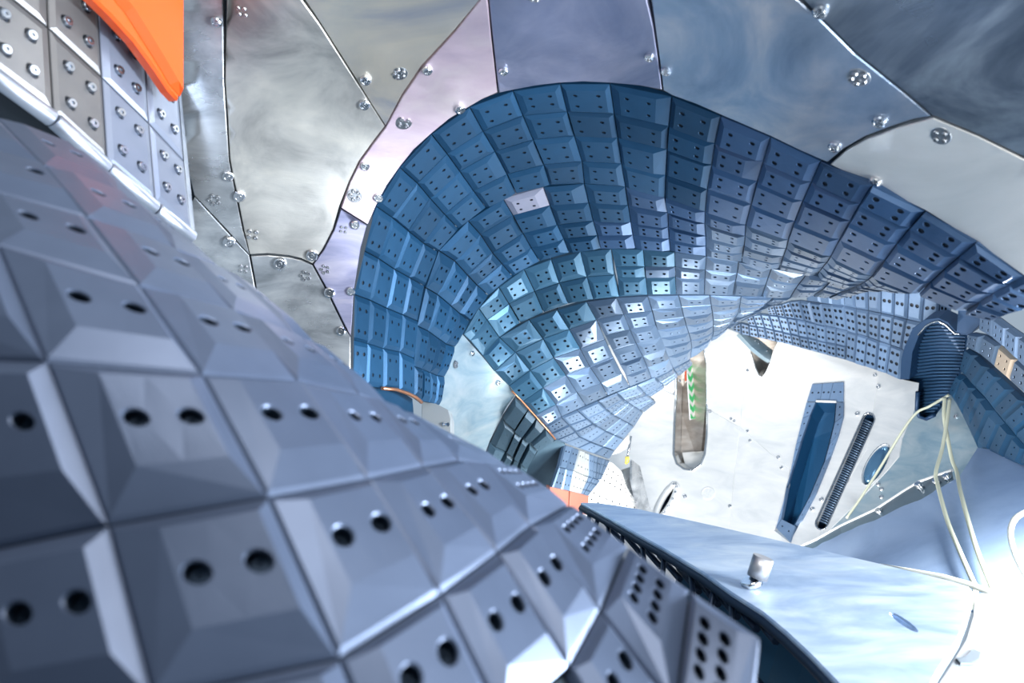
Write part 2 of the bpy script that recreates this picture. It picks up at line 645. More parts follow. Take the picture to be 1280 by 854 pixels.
bolt_pin = raw_mesh('bolt_pin', *lathe([(1.0, 0), (1.0, 0.95), (0.85, 1.1), (0.35, 1.1), (0.3, 0.8)], 14), mat_plain('bolt_grey_blue', (0.30, 0.33, 0.38), 0.22, 0.95))
bolt_socket = raw_mesh('bolt_head', *lathe([(1, 0), (0.97, 0.35), (0.8, 0.42), (0.45, 0.42), (0.42, 0.1)], 12), M['bolt_dark'])

# ------------------------------------------------------------------ the vessel shell (distance survey)
shell = Depth([
    (280, 0, 1.17), (400, 0, 1.13), (640, 0, 1.10), (900, 0, 1.0), (1280, 0, .80), (1280, 200, .92), (240, 250, 1.36), (320, 370, 1.5),
    (440, 470, 1.53), (1000, 100, 1.06),
    (437, 486, 1.55), (470, 258, 1.5), (540, 168, 1.45), (641, 114, 1.4), (762, 105, 1.37), (900, 145, 1.3), (1025, 202, 1.2), (1156, 264, 1.1), (1280, 346, 1.0),
    (500, 440, 1.75), (530, 303, 1.75), (592, 239, 1.70), (680, 206, 1.65), (777, 204, 1.62), (884, 237, 1.55), (993, 277, 1.43), (1106, 326, 1.28), (1224, 378, 1.13),
    (831, 247, 1.72), (932, 281, 1.63), (1038, 321, 1.48), (1148, 367, 1.32), (1206, 389, 1.22),
    (550, 506, 1.98), (569, 434, 2.05), (611, 369, 2.12), (675, 327, 2.10), (751, 311, 2.0), (838, 314, 1.92), (927, 327, 1.88), (973, 336, 1.85), (1021, 344, 1.8),
    (604, 445, 2.2), (650, 404, 2.25), (710, 380, 2.2), (774, 371, 2.12), (845, 368, 2.08), (916, 369, 2.08), (988, 372, 2.1),
    (654, 502, 2.38), (694, 549, 2.5), (721, 491, 2.45), (787, 483, 2.6), (767, 447, 2.4), (841, 460, 2.6), (857, 406, 2.3), (905, 412, 2.5), (950, 386, 2.3),
    (724, 546, 2.75), (786, 504, 2.8), (848, 470, 2.8), (761, 575, 3.0), (794, 532, 3.0), (628, 522, 2.5), (608, 566, 2.6), (660, 585, 2.65),
])

wallf = Depth([
    (280, 0, 1.17), (400, 0, 1.13), (640, 0, 1.10), (900, 0, 1.0), (1280, 0, .80), (1280, 200, .92), (240, 250, 1.36), (320, 370, 1.5),
    (440, 470, 1.53), (1000, 100, 1.06),
    (437, 486, 1.55), (470, 258, 1.5), (540, 168, 1.45), (641, 114, 1.4), (762, 105, 1.37), (900, 145, 1.3), (1025, 202, 1.2), (1156, 264, 1.1), (1280, 346, 1.0)], 3e-3)

# ------------------------------------------------------------------ steel wall panels around the opening
head = [(0.98, 0), (1, 0.22), (0.92, 0.55), (0.72, 0.72), (0.62, 0.72), (0.58, 0.5), (0.34, 0.5), (0.30, 0.74), (0.16, 0.74), (0.14, 0.5)]
stud_me = raw_mesh('round_bolt', *lathe(head, 18), M['bolt'], False)


def screw_plate_mesh(k, mat, disc=True):
    v, f = ([], []) if not disc else lathe([(1, 0), (0.98, 0.03), (0.93, 0.05)], 22)
    for i in range(k):
        an = 2 * math.pi * i / k + 0.6
        ox, oy = 0.55 * math.cos(an), 0.55 * math.sin(an)
        a, g = lathe([(0.26, 0.08), (0.25, 0.22), (0.19, 0.3), (0.12, 0.3), (0.10, 0.15)], 10)
        b = len(v)
        v += [(x + ox, y + oy, z) for x, y, z in a]
        f += [tuple(b + t for t in q) for q in g]
    return raw_mesh('screw_plate', v, f, mat)


plate4 = screw_plate_mesh(4, M['screw'])
plate5 = screw_plate_mesh(5, M['screw'])
screws4 = screw_plate_mesh(4, M['screw'], False)
screws5 = screw_plate_mesh(5, M['screw'], False)

wall_upper = thing('wall_upper', P(700, 60, 1.1), kind='structure')
PAN = [
    ([(206, -150), (284, -150), (279, 0), (280.5, 101), (287, 201), (304, 287), (312, 319), (282, 287), (242, 245), (235, 215), (223, 124)], 'st_left'),
    ([(243, 246), (282, 287), (312, 319), (317, 345), (323, 380), (335, 420), (300, 420), (215, 300)], 'st_left'),
    ([(286, -150), (300, -150), (378, 0), (400, 30), (441, 94), (482, 158), (467, 178), (450, 201.5), (437, 228), (425, 258.6), (417, 287), (404, 312), (391, 330.5), (376, 324), (361, 320.5), (335, 318), (312, 319), (304, 287), (287, 201), (280.5, 101)], 'st_warm'),
    ([(313, 320), (335, 318.5), (361, 321), (376, 324.5), (391, 331), (408, 362), (430, 407), (439, 421), (438, 500), (400, 480), (336, 420), (323, 380), (317, 345)], 'st_left'),
    ([(426, 261), (459.5, 281.5), (452, 310), (443, 365), (438.5, 421), (430, 407), (408, 362), (391, 330.5), (404, 312), (417, 287)], 'st_purple'),
    ([(606, -8), (609, -8), (610, 0), (615, 50), (622.7, 116.5), (604, 125), (587.5, 134.5), (562, 150), (539.6, 168.3), (518, 188), (500.2, 210), (484, 233), (470.7, 258.3), (460, 281.5), (426, 260.5), (437, 228), (450, 201.5), (467, 178), (482, 158.5), (503, 120), (527.7, 84), (568, 40)], 'st_pink'),
    ([(302, -150), (720, -150), (606.5, -7), (568, 39.5), (527.5, 83.5), (503, 119.5), (482, 158), (441, 94), (400, 30), (380, 0)], 'st_gold'),
    ([(722, -150), (792, -150), (809, 0), (817, 34), (822.5, 71), (827.5, 113), (800, 108.5), (762, 105), (730, 103.5), (700, 105), (670, 108.5), (641, 114), (623.5, 117), (615.5, 50), (610.5, 0), (609, -6)], 'st_lilac'),
    ([(794, -150), (850, -150), (997, 0), (1027, 26), (1068, 67), (1128, 115), (1163, 145.5), (1140, 150.5), (1117, 158), (1080, 172), (1054, 187), (1034, 204), (1000, 189.5), (962.7, 171.5), (930, 157.5), (900.7, 145), (870, 131.5), (839.6, 120.5), (828.5, 114), (823, 71), (818, 34)], 'st_blue'),
    ([(852, -150), (1460, -170), (1460, 300), (1280, 197), (1220, 168), (1165, 145), (1130, 115), (1070, 67), (1029, 26)], 'st_dark'),
    ([(1037, 206), (1056, 189), (1082, 174), (1120, 160), (1166, 147), (1222, 170), (1280, 199), (1460, 302), (1460, 480), (1280, 346), (1219, 303), (1156, 264), (1090, 232)], 'st_white'),
]
panels = []
for poly, m in PAN:
    panels.append((poly, sheet('steel_panel', poly, wallf, M[m], wall_upper, th=0.012, gap=1.9, step=30, bevel=0.0013)))
sheet('backing_sheet', [(200, -160), (1470, -180), (1470, 490), (1280, 350), (1156, 268), (1025, 206), (900, 150), (762, 110), (641, 119), (540, 173), (470, 262), (443, 365), (438, 520), (330, 470), (210, 330)],
      wallf, M['back'], wall_upper, gap=0, step=45, lift=-0.013, th=0.004)


def owner(x, y):
    for poly, o in panels:
        if inside((x, y), poly):
            return o
    return min(panels, key=lambda t: min((x - a) ** 2 + (y - b) ** 2 for a, b in t[0]))[1]


for x, y, r in [(271, 27, 7), (285, 220, 7), (299, 245, 7.5), (286.5, 302, 8), (350, 329, 8), (390, 319, 7.5), (412, 366, 7), (426.5, 414, 6), (457, 99, 7.5), (455, 130, 7.5),
                (534, 87, 7), (574.6, 135.5, 7), (456, 207.5, 6), (472.5, 247, 6), (443.5, 281, 6), (629.5, 88, 6.5), (812, 70.5, 7), (833, 88, 7), (438.6, 364.5, 5.5),
                (1026, 13, 10), (1100, 151, 9), (1043.7, 182.5, 8), (1094, 227.5, 8.5)]:
    p, n, xa = frame(x, y, wallf)
    inst('bolt', stud_me, p, n, owner(x, y), xa, r * wallf(x, y) / F)
for x, y, r, k in [(303, 14, 10, 4), (268, 250, 10, 5), (316, 293, 10, 4), (382, 345, 9, 5), (499, 92, 11, 5), (505, 153, 11, 4), (443.5, 244, 10, 5), (429.5, 287, 7, 4), (406.5, 337, 8, 5),
                   (669, -2, 8, 4), (1073, 97, 15, 5), (1176, 170, 13, 4), (304, 336, 8, 4)]:
    p, n, xa = frame(x, y, wallf)
    bare = (x, y) in ((303, 14), (268, 250), (316, 293), (382, 345), (429.5, 287), (406.5, 337), (304, 336))
    inst('screw_group' if bare else 'screw_plate', (screws5 if k == 5 else screws4) if bare else (plate5 if k == 5 else plate4), p, n, owner(x, y), xa, r * wallf(x, y) / F)

# unseen vessel shell left and below the viewer, added to shade the near tiles
V, Fc = [], []
for k in range(9):
    an = math.radians(150 + 15 * k)
    for y in (-1.1, -0.5, 0.0, 0.45):
        rr = 0.95 + 0.1 * y
        V.append(CAM + np.array((rr * math.cos(an) + 0.05, y, 0.85 * rr * math.sin(an))))
Fc = [(k * 4 + i, k * 4 + i + 1, k * 4 + i + 5, k * 4 + i + 4) for k in range(8) for i in range(3)]
tag(mk('wall_unseen', V, Fc, M['back'], None, smooth=True), kind='structure')
bed = Depth([(250, 400, 1.62), (440, 540, 1.85), (560, 620, 2.3), (700, 650, 2.9), (900, 760, 2.2), (300, 900, 1.3), (1000, 950, 1.5), (1200, 900, 1.4)], 1e-3)
tag(sheet('wall_inner', [(215, 330), (330, 430), (438, 505), (480, 545), (545, 572), (610, 588), (660, 612), (735, 660), (860, 760), (1000, 930), (700, 1050), (250, 1000)], bed, M['dusk'], None, th=0.01, gap=0, step=45), kind='structure')

# ------------------------------------------------------------------ outer blue armour band
D1 = [
    [(436, 489), (457, 483), (478.6, 485.5), (499.5, 488), (517.7, 494.6)],
    [(438.8, 423.8), (459.4, 429.4), (478.9, 435.7), (499.5, 440), (517.7, 448)],
    [(441.9, 367.7), (462.6, 375.2), (483.3, 385.2), (503.3, 393.4), (522.2, 401.5)],
    [(451.3, 311.3), (473.2, 323.2), (492.7, 336.3), (512.1, 347), (530.5, 357.5)],
    [(470.7, 258.3), (490.2, 272), (510.8, 289), (529.5, 304.2), (547, 314.5)],
    [(500.2, 210), (522.1, 229.4), (537.8, 248.2), (556, 268.3), (573, 286)],
    [(539.6, 168.3), (559, 192.7), (574.7, 214.4), (591.9, 238.8), (607.5, 259.7)],
    [(587.5, 134.5), (603.8, 164.5), (618.8, 189.6), (633.9, 218.2), (645, 241.5)],
    [(641.4, 114.4), (653.6, 145), (666.5, 175.2), (679.6, 206.3), (687.2, 231.5)],
    [(700.3, 105.6), (709, 140), (717.8, 170.2), (727.6, 202.3), (730.4, 229.7)],
    [(762.3, 105.6), (767.6, 142.6), (772, 172.7), (776.8, 205), (782, 234)],
    [(839.6, 121.3), (835.9, 158.3), (834, 187), (832.1, 219.4), (831, 247)],
    [(900.7, 145.7), (893.2, 179.5), (889.4, 206.4), (883.8, 236.9), (881.3, 264.8)],
    [(962.7, 172), (953.9, 201.4), (946.4, 227.1), (938.9, 255.7), (932, 281.4)],
    [(1025.4, 202), (1014, 227.7), (1003.4, 251.3), (993.4, 277), (985.3, 300)],
    [(1090.2, 232), (1075.1, 255.2), (1062.6, 276.5), (1049.4, 299.4), (1038.2, 320.7)],
    [(1156, 264), (1137.2, 285.2), (1120.9, 305), (1105.8, 325.7), (1090.2, 345.2)],
    [(1219, 303.3), (1199, 320.8), (1180.8, 336.5), (1163.2, 352.8), (1148.2, 367)],
    [(1279.8, 345.9), (1261, 356.3), (1240.9, 367.6), (1224, 378.2), (1206.5, 389)],
    [(1340, 376), (1312, 381), (1284, 387), (1263, 392), (1246, 397.5)],
]
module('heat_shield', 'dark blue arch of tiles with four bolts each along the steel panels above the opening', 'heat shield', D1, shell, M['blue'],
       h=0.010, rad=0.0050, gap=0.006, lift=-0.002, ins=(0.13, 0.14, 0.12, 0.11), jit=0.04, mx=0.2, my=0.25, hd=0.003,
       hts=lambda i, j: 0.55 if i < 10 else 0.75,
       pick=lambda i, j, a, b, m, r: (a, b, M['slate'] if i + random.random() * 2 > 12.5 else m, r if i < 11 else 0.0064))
# inner band
D3 = [
    [(517.7, 494.6), (526.5, 501.5), (536.5, 503.4), (542.8, 505.9), (549.7, 506.5)],
    [(517.7, 458), (527.7, 461.4), (537.8, 465.8), (546.5, 469.5), (556, 470.8)],
    [(522, 407.5), (535.3, 413.8), (548.4, 423.2), (557.8, 430), (569, 433.8)],
    [(532.8, 360), (547.2, 368.3), (563.5, 382), (574.1, 391.5), (587, 401.5)],
    [(549, 313.8), (568.5, 326.3), (585, 344.5), (596.3, 356.4), (610.7, 369.5)],
    [(585.5, 276.5), (600.7, 293.4), (615.7, 316.3), (627.6, 330), (640.8, 345.7)],
    [(629, 248.9), (641.4, 269.5), (653.9, 292), (664, 310), (674.6, 327)],
    [(679, 234.5), (687.3, 257), (696.5, 281.5), (704.7, 299), (711.6, 316.3)],
    [(730.2, 230), (735.8, 253.6), (741.3, 276.4), (746.9, 294.6), (751.3, 310.7)],
    [(781.5, 234), (785.1, 257), (788.5, 277.7), (791, 294), (794.5, 311)],
    [(831, 247.5), (834.6, 265.8), (835.3, 284), (836.5, 299), (837.8, 313.8)],
    [(881.3, 265), (881, 279.6), (882.2, 295.2), (882.6, 308), (882.5, 320.4)],
    [(932, 281.8), (931.4, 295.2), (930, 307.2), (928.2, 317), (927, 327.3)],
    [(985.3, 300.3), (982.8, 311), (979, 320.7), (975.9, 329.4), (973.4, 335.9)],
    [(1038.2, 321), (1033.5, 328.4), (1028, 334.8), (1024.5, 339.8), (1021, 344.5)],
    [(1090.2, 345.5), (1085, 350), (1080, 353), (1075, 356), (1070, 358.5)],
    [(1148.2, 367.2), (1135, 365.6), (1122, 363.8), (1110, 362.4), (1096, 361.6)],
]
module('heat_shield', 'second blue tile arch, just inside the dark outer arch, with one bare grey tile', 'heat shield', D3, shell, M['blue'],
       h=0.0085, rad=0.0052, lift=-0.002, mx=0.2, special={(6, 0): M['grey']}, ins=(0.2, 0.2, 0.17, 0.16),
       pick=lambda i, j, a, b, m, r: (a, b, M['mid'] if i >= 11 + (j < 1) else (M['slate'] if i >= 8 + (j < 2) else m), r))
# inner field, upper rows
EU = [
    [(580, 418.5), (588, 426), (603.8, 445)],
    [(598.8, 385.8), (609, 400), (624.5, 422)],
    [(623.9, 359.5), (636.4, 380.2), (650.4, 404)],
    [(655.2, 337), (668.3, 364.5), (679.6, 391)],
    [(689, 324.4), (699, 354), (710.3, 380.2)],
    [(725.4, 315), (733.5, 346.4), (741.9, 374.6)],
    [(763.8, 311.3), (767.6, 344), (773.9, 371.4)],
]
EU2 = [
    [(763.8, 311.3), (768.8, 333.8), (771.4, 346.5), (773.9, 371.4)],
    [(803.9, 312.5), (805.8, 333.8), (807, 347), (809.6, 369)],
    [(843.4, 315.7), (844, 333.8), (844.3, 346.4), (845.3, 368.3)],
    [(882.9, 320.9), (881.6, 337.6), (881, 348.2), (880.4, 368.3)],
    [(923.2, 328.2), (921.4, 342), (919.5, 351.4), (916.3, 369)],
    [(964, 336.3), (960.2, 347), (957, 356.4), (952, 370.8)],
    [(1009, 342.6), (999, 355), (994.7, 360.8), (987.8, 372)],
    [(1040, 350), (1035, 355), (1029, 361.4), (1017, 369.5)],
    [(1070, 358.5), (1061, 362), (1050, 366), (1036, 372)],
    [(1096, 361.6), (1082, 364), (1067, 369), (1050, 374)],
]


def eu_pick(i, j, a, b, m, r):
    if j == 1:
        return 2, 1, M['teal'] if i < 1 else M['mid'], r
    return a, b, M['teal'] if i < 2 else M['mid'], r


hs = module('heat_shield', 'teal tile ring of the middle, between the blue arches and the deep tile funnel', 'heat shield', EU, shell, M['teal'],
            h=0.0085, rad=0.0052, mx=0.2, ins=(0.24, 0.2, 0.17, 0.17), jit=0.05)
module('', '', '', EU2, shell, M['mid'], h=0.0085, rad=0.0052, mx=0.2, ins=(0.24, 0.22, 0.17, 0.17), jit=0.05, pick=eu_pick, root=hs)
# inner field, lower rows
EL1 = [
    [(603.8, 445), (618.8, 464), (636.4, 482.7), (654, 502), (669.4, 519.5), (682.6, 532.6)],
    [(624.5, 422), (644.5, 440.7), (662.7, 463.3), (679, 485.2), (695.3, 506.5), (702, 520.8)],
    [(661.5, 400), (679, 423.8), (692.2, 447.6), (707.8, 469.5), (721.6, 490.9), (732.1, 507)],
    [(696.5, 387.7), (711.6, 412), (725.4, 436.3), (737.5, 459), (751.3, 479), (759.4, 494.6)],
    [(732.9, 377.7), (745.7, 400.3), (756.5, 424.5), (767, 447), (777.5, 467.5), (787, 483.3)],
]
EL2 = [
    [(732.9, 377.7), (745.7, 400.3), (756.3, 420), (765.7, 438.8), (774.5, 455.8), (782.6, 470), (787.3, 483.3)],
    [(770.7, 372.7), (779.6, 393.2), (787.5, 412.5), (795.4, 430), (803.2, 445.4), (809.5, 459.8), (814.5, 472.7)],
    [(809.6, 370.8), (815.2, 389), (819.6, 406.3), (827, 422), (832.1, 436.3), (837, 448.9), (841.5, 460.2)],
]
EL3 = [
    [(809.6, 370.8), (815, 387), (818.5, 401), (822, 413), (826.5, 423), (830.5, 434), (835.5, 446.5), (841.5, 460.2)],
    [(848.4, 370.2), (852, 384), (855, 396.5), (858, 407), (861, 416.5), (864, 426), (865, 436), (863, 448.5)],
    [(887.5, 370), (889, 381.5), (890.5, 391), (891.7, 400), (892, 408), (892, 415), (891, 421), (889, 427)],
    [(926.4, 371.4), (925.3, 378.5), (924.5, 385), (923, 391.5), (920, 397.5), (916, 402), (912, 406), (908, 411)],
    [(966.5, 372), (963, 376), (958, 380.5), (951, 384.5), (944, 388.5), (936, 392.5), (929, 397), (921, 402)],
    [(990, 372.3), (986, 374), (981, 376), (974, 378.5), (966, 381.5), (957, 385), (947, 389.5), (938, 393.5)],
]
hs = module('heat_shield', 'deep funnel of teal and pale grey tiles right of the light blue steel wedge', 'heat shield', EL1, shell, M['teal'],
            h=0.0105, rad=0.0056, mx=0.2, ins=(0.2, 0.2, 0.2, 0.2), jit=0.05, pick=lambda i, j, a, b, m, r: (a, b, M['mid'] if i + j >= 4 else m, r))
module('', '', '', EL2, shell, M['mid'], h=0.0105, rad=0.0056, mx=0.2, ins=(0.22, 0.2, 0.18, 0.22), jit=0.05, root=hs)
module('', '', '', EL3, shell, M['mid'], h=0.008, rad=0.0050, ny=1, ins=(0.24, 0.22, 0.16, 0.2), jit=0.05, root=hs)
# narrow strips under the funnel
M1 = [
    [(682.6, 532.6), (689, 541.5), (694.5, 549.5), (705, 553.5)],
    [(701.4, 521.4), (711, 531), (719, 539), (724, 546)],
    [(721.8, 513), (733, 523), (740.5, 529), (746, 533)],
    [(747.8, 501.8), (757, 511), (762.5, 515.5), (767, 519)],
    [(771.6, 491.6), (778, 498), (782, 501), (786, 504)],
    [(796.4, 482), (804, 489.5), (808, 493), (811.5, 496)],
    [(819, 472), (824.5, 477.5), (828, 480.5), (831, 483)],
    [(841.5, 460.5), (844.5, 465), (846.5, 467.5), (848, 470)],
    [(863, 449), (864, 451), (865, 452.5), (866, 454)],
]
M2 = [
    [(705, 553.5), (722, 560), (742, 567.5), (761.5, 574.6)],
    [(724, 546), (738, 552.5), (754, 558.5), (768, 563.5)],
    [(746, 533), (757, 539), (768, 544), (780, 549)],
    [(767, 519), (776, 524), (785, 529), (793, 533.5)],
    [(786, 504), (792, 508), (799, 512), (804, 515.5)],
    [(811.5, 496), (814, 499), (817, 501), (820, 503)],
]
hs = module('heat_shield', 'pale strips of narrow tiles with a curved edge, below the deep tile funnel', 'heat shield', M1, shell, M['mid'], h=0.006, rad=0.0048,
            ins=(0.1, 0.1, 0.1, 0.1), jit=0.03, nx=3, ny=2)
module('', '', '', M2, shell, M['mid'], h=0.003, rad=0.0048, ins=(0.08, 0.08, 0.08, 0.08), jit=0.02, nx=3, ny=1, root=hs)
# shaded facets beside the copper joint, shade put into the dark tint
NG = [
    [(607, 572), (613, 554), (628, 522), (644, 497)],
    [(621, 585), (633, 562.5), (645, 536), (660, 513)],
    [(632, 592), (643, 570), (654.4, 545), (671, 523)],
    [(642, 599), (650, 576.5), (662, 553), (682, 535)],
    [(654, 607), (660, 585), (672, 563), (694, 549)],
]
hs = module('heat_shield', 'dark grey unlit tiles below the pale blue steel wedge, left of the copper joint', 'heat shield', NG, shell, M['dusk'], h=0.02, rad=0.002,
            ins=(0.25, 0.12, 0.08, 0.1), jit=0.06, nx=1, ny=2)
tube('copper_edge', [P(x, y, shell(x, y) - 0.012) for x, y in ((640, 489), (652, 501), (669, 520), (684, 537), (694, 549))], 0.0035, M['copper'], hs, 6)
# copper shims in the joints of the arches
cj = thing('copper_gasket', P(530, 490, 1.8), 'thin copper strip edging the lowest blue tiles above the grey near shield', 'gasket')
tube('copper_strip', [P(x, y, shell(x, y) - 0.015) for x, y in ((478, 485.5), (495, 487), (510, 492), (520, 497), (527, 503))], 0.005, M['copper'], cj, 6)
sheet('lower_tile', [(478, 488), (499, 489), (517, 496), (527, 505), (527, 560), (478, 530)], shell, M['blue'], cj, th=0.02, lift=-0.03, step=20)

# ------------------------------------------------------------------ pale steel wedge with its bolts
wp = [(578.5, 417), (603.8, 445.5), (618.8, 464.5), (636.4, 483), (643.5, 496), (634, 509), (628, 521), (613, 553), (606, 570), (580, 575), (545, 560), (546, 530), (550, 507), (552, 485), (556, 471), (569, 434.5)]
wedge = tag(sheet('wedge_panel', wp, shell, M['st_pale'], None, th=0.012, gap=0.6, step=18, lift=-0.004),
            'light blue steel wedge between the blue arches and the tile funnel', 'wall panel')
for x, y in ((590, 442), (622.5, 478.5)):
    p, n, xa = frame(x, y, shell)
    inst('bolt', stud_me, p, n, wedge, xa, 0.009)
p, n, xa = frame(570, 456, shell)
inst('screw_plate', plate4, p, n, wedge, xa, 0.013)
br = thing('sensor_box', P(544, 522, 1.92), 'small grey metal box with a stud, in front of the light blue wedge', 'box')
fl = flat((528, 503, 1.93), (560, 513, 1.9), (545, 540, 1.88))
sheet('box_body', [(528, 502.5), (544, 505), (560, 513), (563, 524), (563, 548), (545, 545), (527, 530)], fl, mat_plain('box_grey', (0.40, 0.42, 0.42), 0.5, 0.3), br, th=0.03, gap=0, step=12)
p, n, xa = frame(555, 531, fl)
v, f = lathe([(1, 0), (1, 0.5), (0.55, 0.5), (0.55, 1.6), (0.8, 1.6), (0.8, 2.2)], 10)
inst('stud', raw_mesh('stud', v, f, M['bolt']), p, (0.8, -0.6, 0.1), br, xa, 0.007)

# ------------------------------------------------------------------ near heat shield
NEAR = {
    'a': [None, None, None, (-190, 270, .53), (-150, 445, .46), (-78, 700, .40), (-25, 910, .345), (20, 1150, .30), None, None],
    'b': [(-150, 110, .74), (-100, 165, .67), (-55, 225, .595), (-3, 305, .525), (57, 451, .45), (134, 656, .40), (190, 872, .345), (245, 1100, .30), None, None],
    'c': [(-5, 145, .78), (55, 206, .70), (109, 270, .625), (175, 356, .55), (253, 467, .48), (335, 620, .42), (425, 822, .37), (500, 1010, .33), None, None],
    'd': [(85, 180, .86), (150, 241, .78), (221, 312, .70), (292, 387.6, .62), (373, 475, .545), (461, 597, .485), (552, 741, .43), (632, 905, .385), None, None],
    'e': [(118, 204, .95), (188, 267, .87), (272, 331, .785), (370, 420, .70), (450, 492, .625), (530.5, 582, .56), (623, 689, .50), (712.5, 832, .445), (800, 980, .40), None],
    'f': [None, None, (300, 350, .86), (396, 430, .77), (489, 508, .69), (574.6, 574, .62), (664, 655.5, .56), (751, 762, .50), (845, 885, .45), (930, 990, .41)],
    'g': [None, None, None, None, (545, 538, .80), (638, 584, .73), (711, 630, .66), (786, 683, .59), (863, 737, .535), (950, 796, .48)],
}
NG2 = [NEAR[k] for k in 'abcdefg']
module('heat_shield', 'large near shield of faceted grey tiles with round holes, at the lower left', 'heat shield', NG2, None, M['near'],
       ins=(0.27, 0.11, 0.12, 0.27), jit=0.035, h=0.0066, nx=2, ny=1, rad=0.0085, th=0.012, gap=0.008, ch=0.0018, cvk=1.9, hd=0.012, seg=24, bolts=bolt_socket, vary=False, mx=0.2, hts=lambda i, j: 1.0 if i < 3 else 0.75,
       pick=lambda i, j, a, b, m, r: (4, 2, m, 0.0055) if i == 5 else ((1, 2, m, 0.0075) if i == 4 and False else (a, b, m, r if i < 3 else 0.0075)))

# ------------------------------------------------------------------ baffle at the upper left, with its rounded rail
BG = [
    [(-70, -180, .86), (-68, -75, .86), (-66, 30, .86)],
    [(-30, -140, .89), (-28, -36, .89), (-26, 72, .89)],
    [(57, -60, .97), (60.5, 35, .97), (67, 141, .97)],
    [(122, -2, 1.05), (127.6, 97, 1.05), (134, 201.5, 1.05)],
    [(180, 60, 1.13), (186.4, 154.5, 1.13), (194.5, 252, 1.13)],
    [(223, 113, 1.21), (230, 201.5, 1.21), (240, 288, 1.21)],
]
baf = module('baffle', 'flat grey tiled baffle with a rounded lower rail, at the upper left', 'baffle', BG, None, M['baffle'], ins=(0.12, 0.12, 0.08, 0.08), jit=0.03, h=0.003,
             nx=2, ny=2, rad=0.0092, hd=0.002, seg=16, bolts=bolt_pin, pick=lambda i, j, a, b, m, r: (a, b, M['baffle_cool'] if i >= 3 else m, r), vary=False, th=0.02, gap=0.011, mx=0.24, my=0.24)
for i in range(5):
    a, b = BG[i][2], BG[i + 1][2]
    A_, B_ = P(a[0], a[1] + 9, a[2]), P(b[0], b[1] + 9, b[2])
    d = (B_ - A_) / np.linalg.norm(B_ - A_)
    L = np.linalg.norm(B_ - A_)
    tube('edge_rod', [A_ + d * t for t in (0.0008, 0.003, L - 0.003, L - 0.0008)], [0.0105, 0.0125, 0.0125, 0.0105], M['rod'], baf, 20)
V = [P(c[2][0], c[2][1] + 16, c[2][2] + 0.01) for c in BG] + [P(c[2][0] - 25, c[2][1] + 90, c[2][2] + 0.12) for c in BG]
mk('gap_sheet', V, [(k, k + 1, k + 7, k + 6) for k in range(5)], M['back'], baf)  # dark sheet stands in for the shaded gap below the rail
e1, e2, e3 = BG[5]
mk('end_plate', [P(223, 113, 1.215), P(230, 201, 1.215), P(240, 300, 1.215), P(245, 300, 1.24), P(235, 201, 1.25), P(226, 113, 1.25)],
   [(0, 1, 4, 5), (1, 2, 3, 4)], M['rod'], baf)

# orange cover
oc = [(108, -14), (222, -14), (222.4, 123), (214, 113), (196, 86), (170, 50), (140, 17)]
oin = [(140, -14), (222, -14), (222, 112), (205, 82), (182, 45), (160, 10)]
ofl = flat((118, 0, 0.98), (222, 0, 1.12), (222, 122, 1.13))
oro = thing('protective_cover', P(190, 30, 1.07), 'bright orange plastic cover over the top of the grey baffle', 'cover')
sheet('cover_lip', oc, ofl, M['orange'], oro, th=0.02, gap=0, step=20, bevel=0.004)
sheet('cover_shell', oin, ofl, M['orange'], oro, th=0.012, gap=0, step=20, bevel=0.011, lift=0.012)

# ------------------------------------------------------------------ far wall with its ports
kd = Depth([(700, 640, 3.55), (760, 560, 3.7), (850, 500, 3.75), (850, 640, 3.45), (920, 415, 3.5), (930, 600, 3.4), (1000, 690, 3.0), (1057, 450, 3.3), (1125, 475, 3.12), (1030, 570, 3.2),
            (1100, 600, 2.95), (1222, 562, 2.6), (1150, 520, 3.0), (1190, 497, 2.85), (800, 730, 3.3)], 1e-3)


def stadium(a, b, r, k=8):
    a, b = np.array(a, float), np.array(b, float)
    t = (b - a) / np.linalg.norm(b - a)
    n = np.array((-t[1], t[0]))
    an = math.atan2(n[1], n[0])
    out = []
    for i in range(k + 1):
        q = an + math.pi * i / k
        out.append(tuple(a + r * np.array((math.cos(q), math.sin(q)))))
    for i in range(k + 1):
        q = an + math.pi + math.pi * i / k
        out.append(tuple(b + r * np.array((math.cos(q), math.sin(q)))))
    return out


slot = [(845, 466), (856, 445), (870, 436), (880, 437), (884, 455), (884, 500), (883.5, 545), (881, 568), (876, 581), (866, 588.5), (855, 586.5), (846, 580), (842, 568), (843, 530), (844.5, 500)]
tri = [(922, 415), (973, 426), (968, 436), (962, 455), (957, 466), (952.5, 471.5), (948, 469.5), (943.5, 460), (940, 447), (937, 434)]
win_o = [(1015.3, 480), (1054.7, 477.5), (1055, 517.5), (1048.5, 542), (1039, 570), (1020.5, 615), (1007.5, 639.5), (987.5, 678.5), (967, 663), (973.5, 650), (987.5, 593), (999, 540), (1009, 505)]
win_i = [(1020, 502.5), (1045.3, 503.4), (1043.4, 528.7), (1031, 577.5), (1012, 622), (993, 657.8), (976, 650), (984, 609), (1001, 552), (1012.5, 517.5)]
bslot = stadium((1086, 524), (1027, 655), 7.6, 7)
oval = [(1095 + 29 * math.cos(t) * 0.5 + 11.5 * math.sin(t) * 0.87, 581 - 29 * math.cos(t) * 0.87 + 11.5 * math.sin(t) * 0.5) for t in np.linspace(0, 2 * math.pi, 25)[:-1]]
ocover = [(885 + 8.6 * math.cos(t), 617 + 8.6 * math.sin(t)) for t in np.linspace(0, 2 * math.pi, 19)[:-1]]
pcol = [(833 + 7 * math.cos(t) + 11 * math.sin(t), 628 + 24 * math.cos(t) * -0.8 - 9 * math.sin(t)) for t in np.linspace(0, 2 * math.pi, 25)[:-1]]
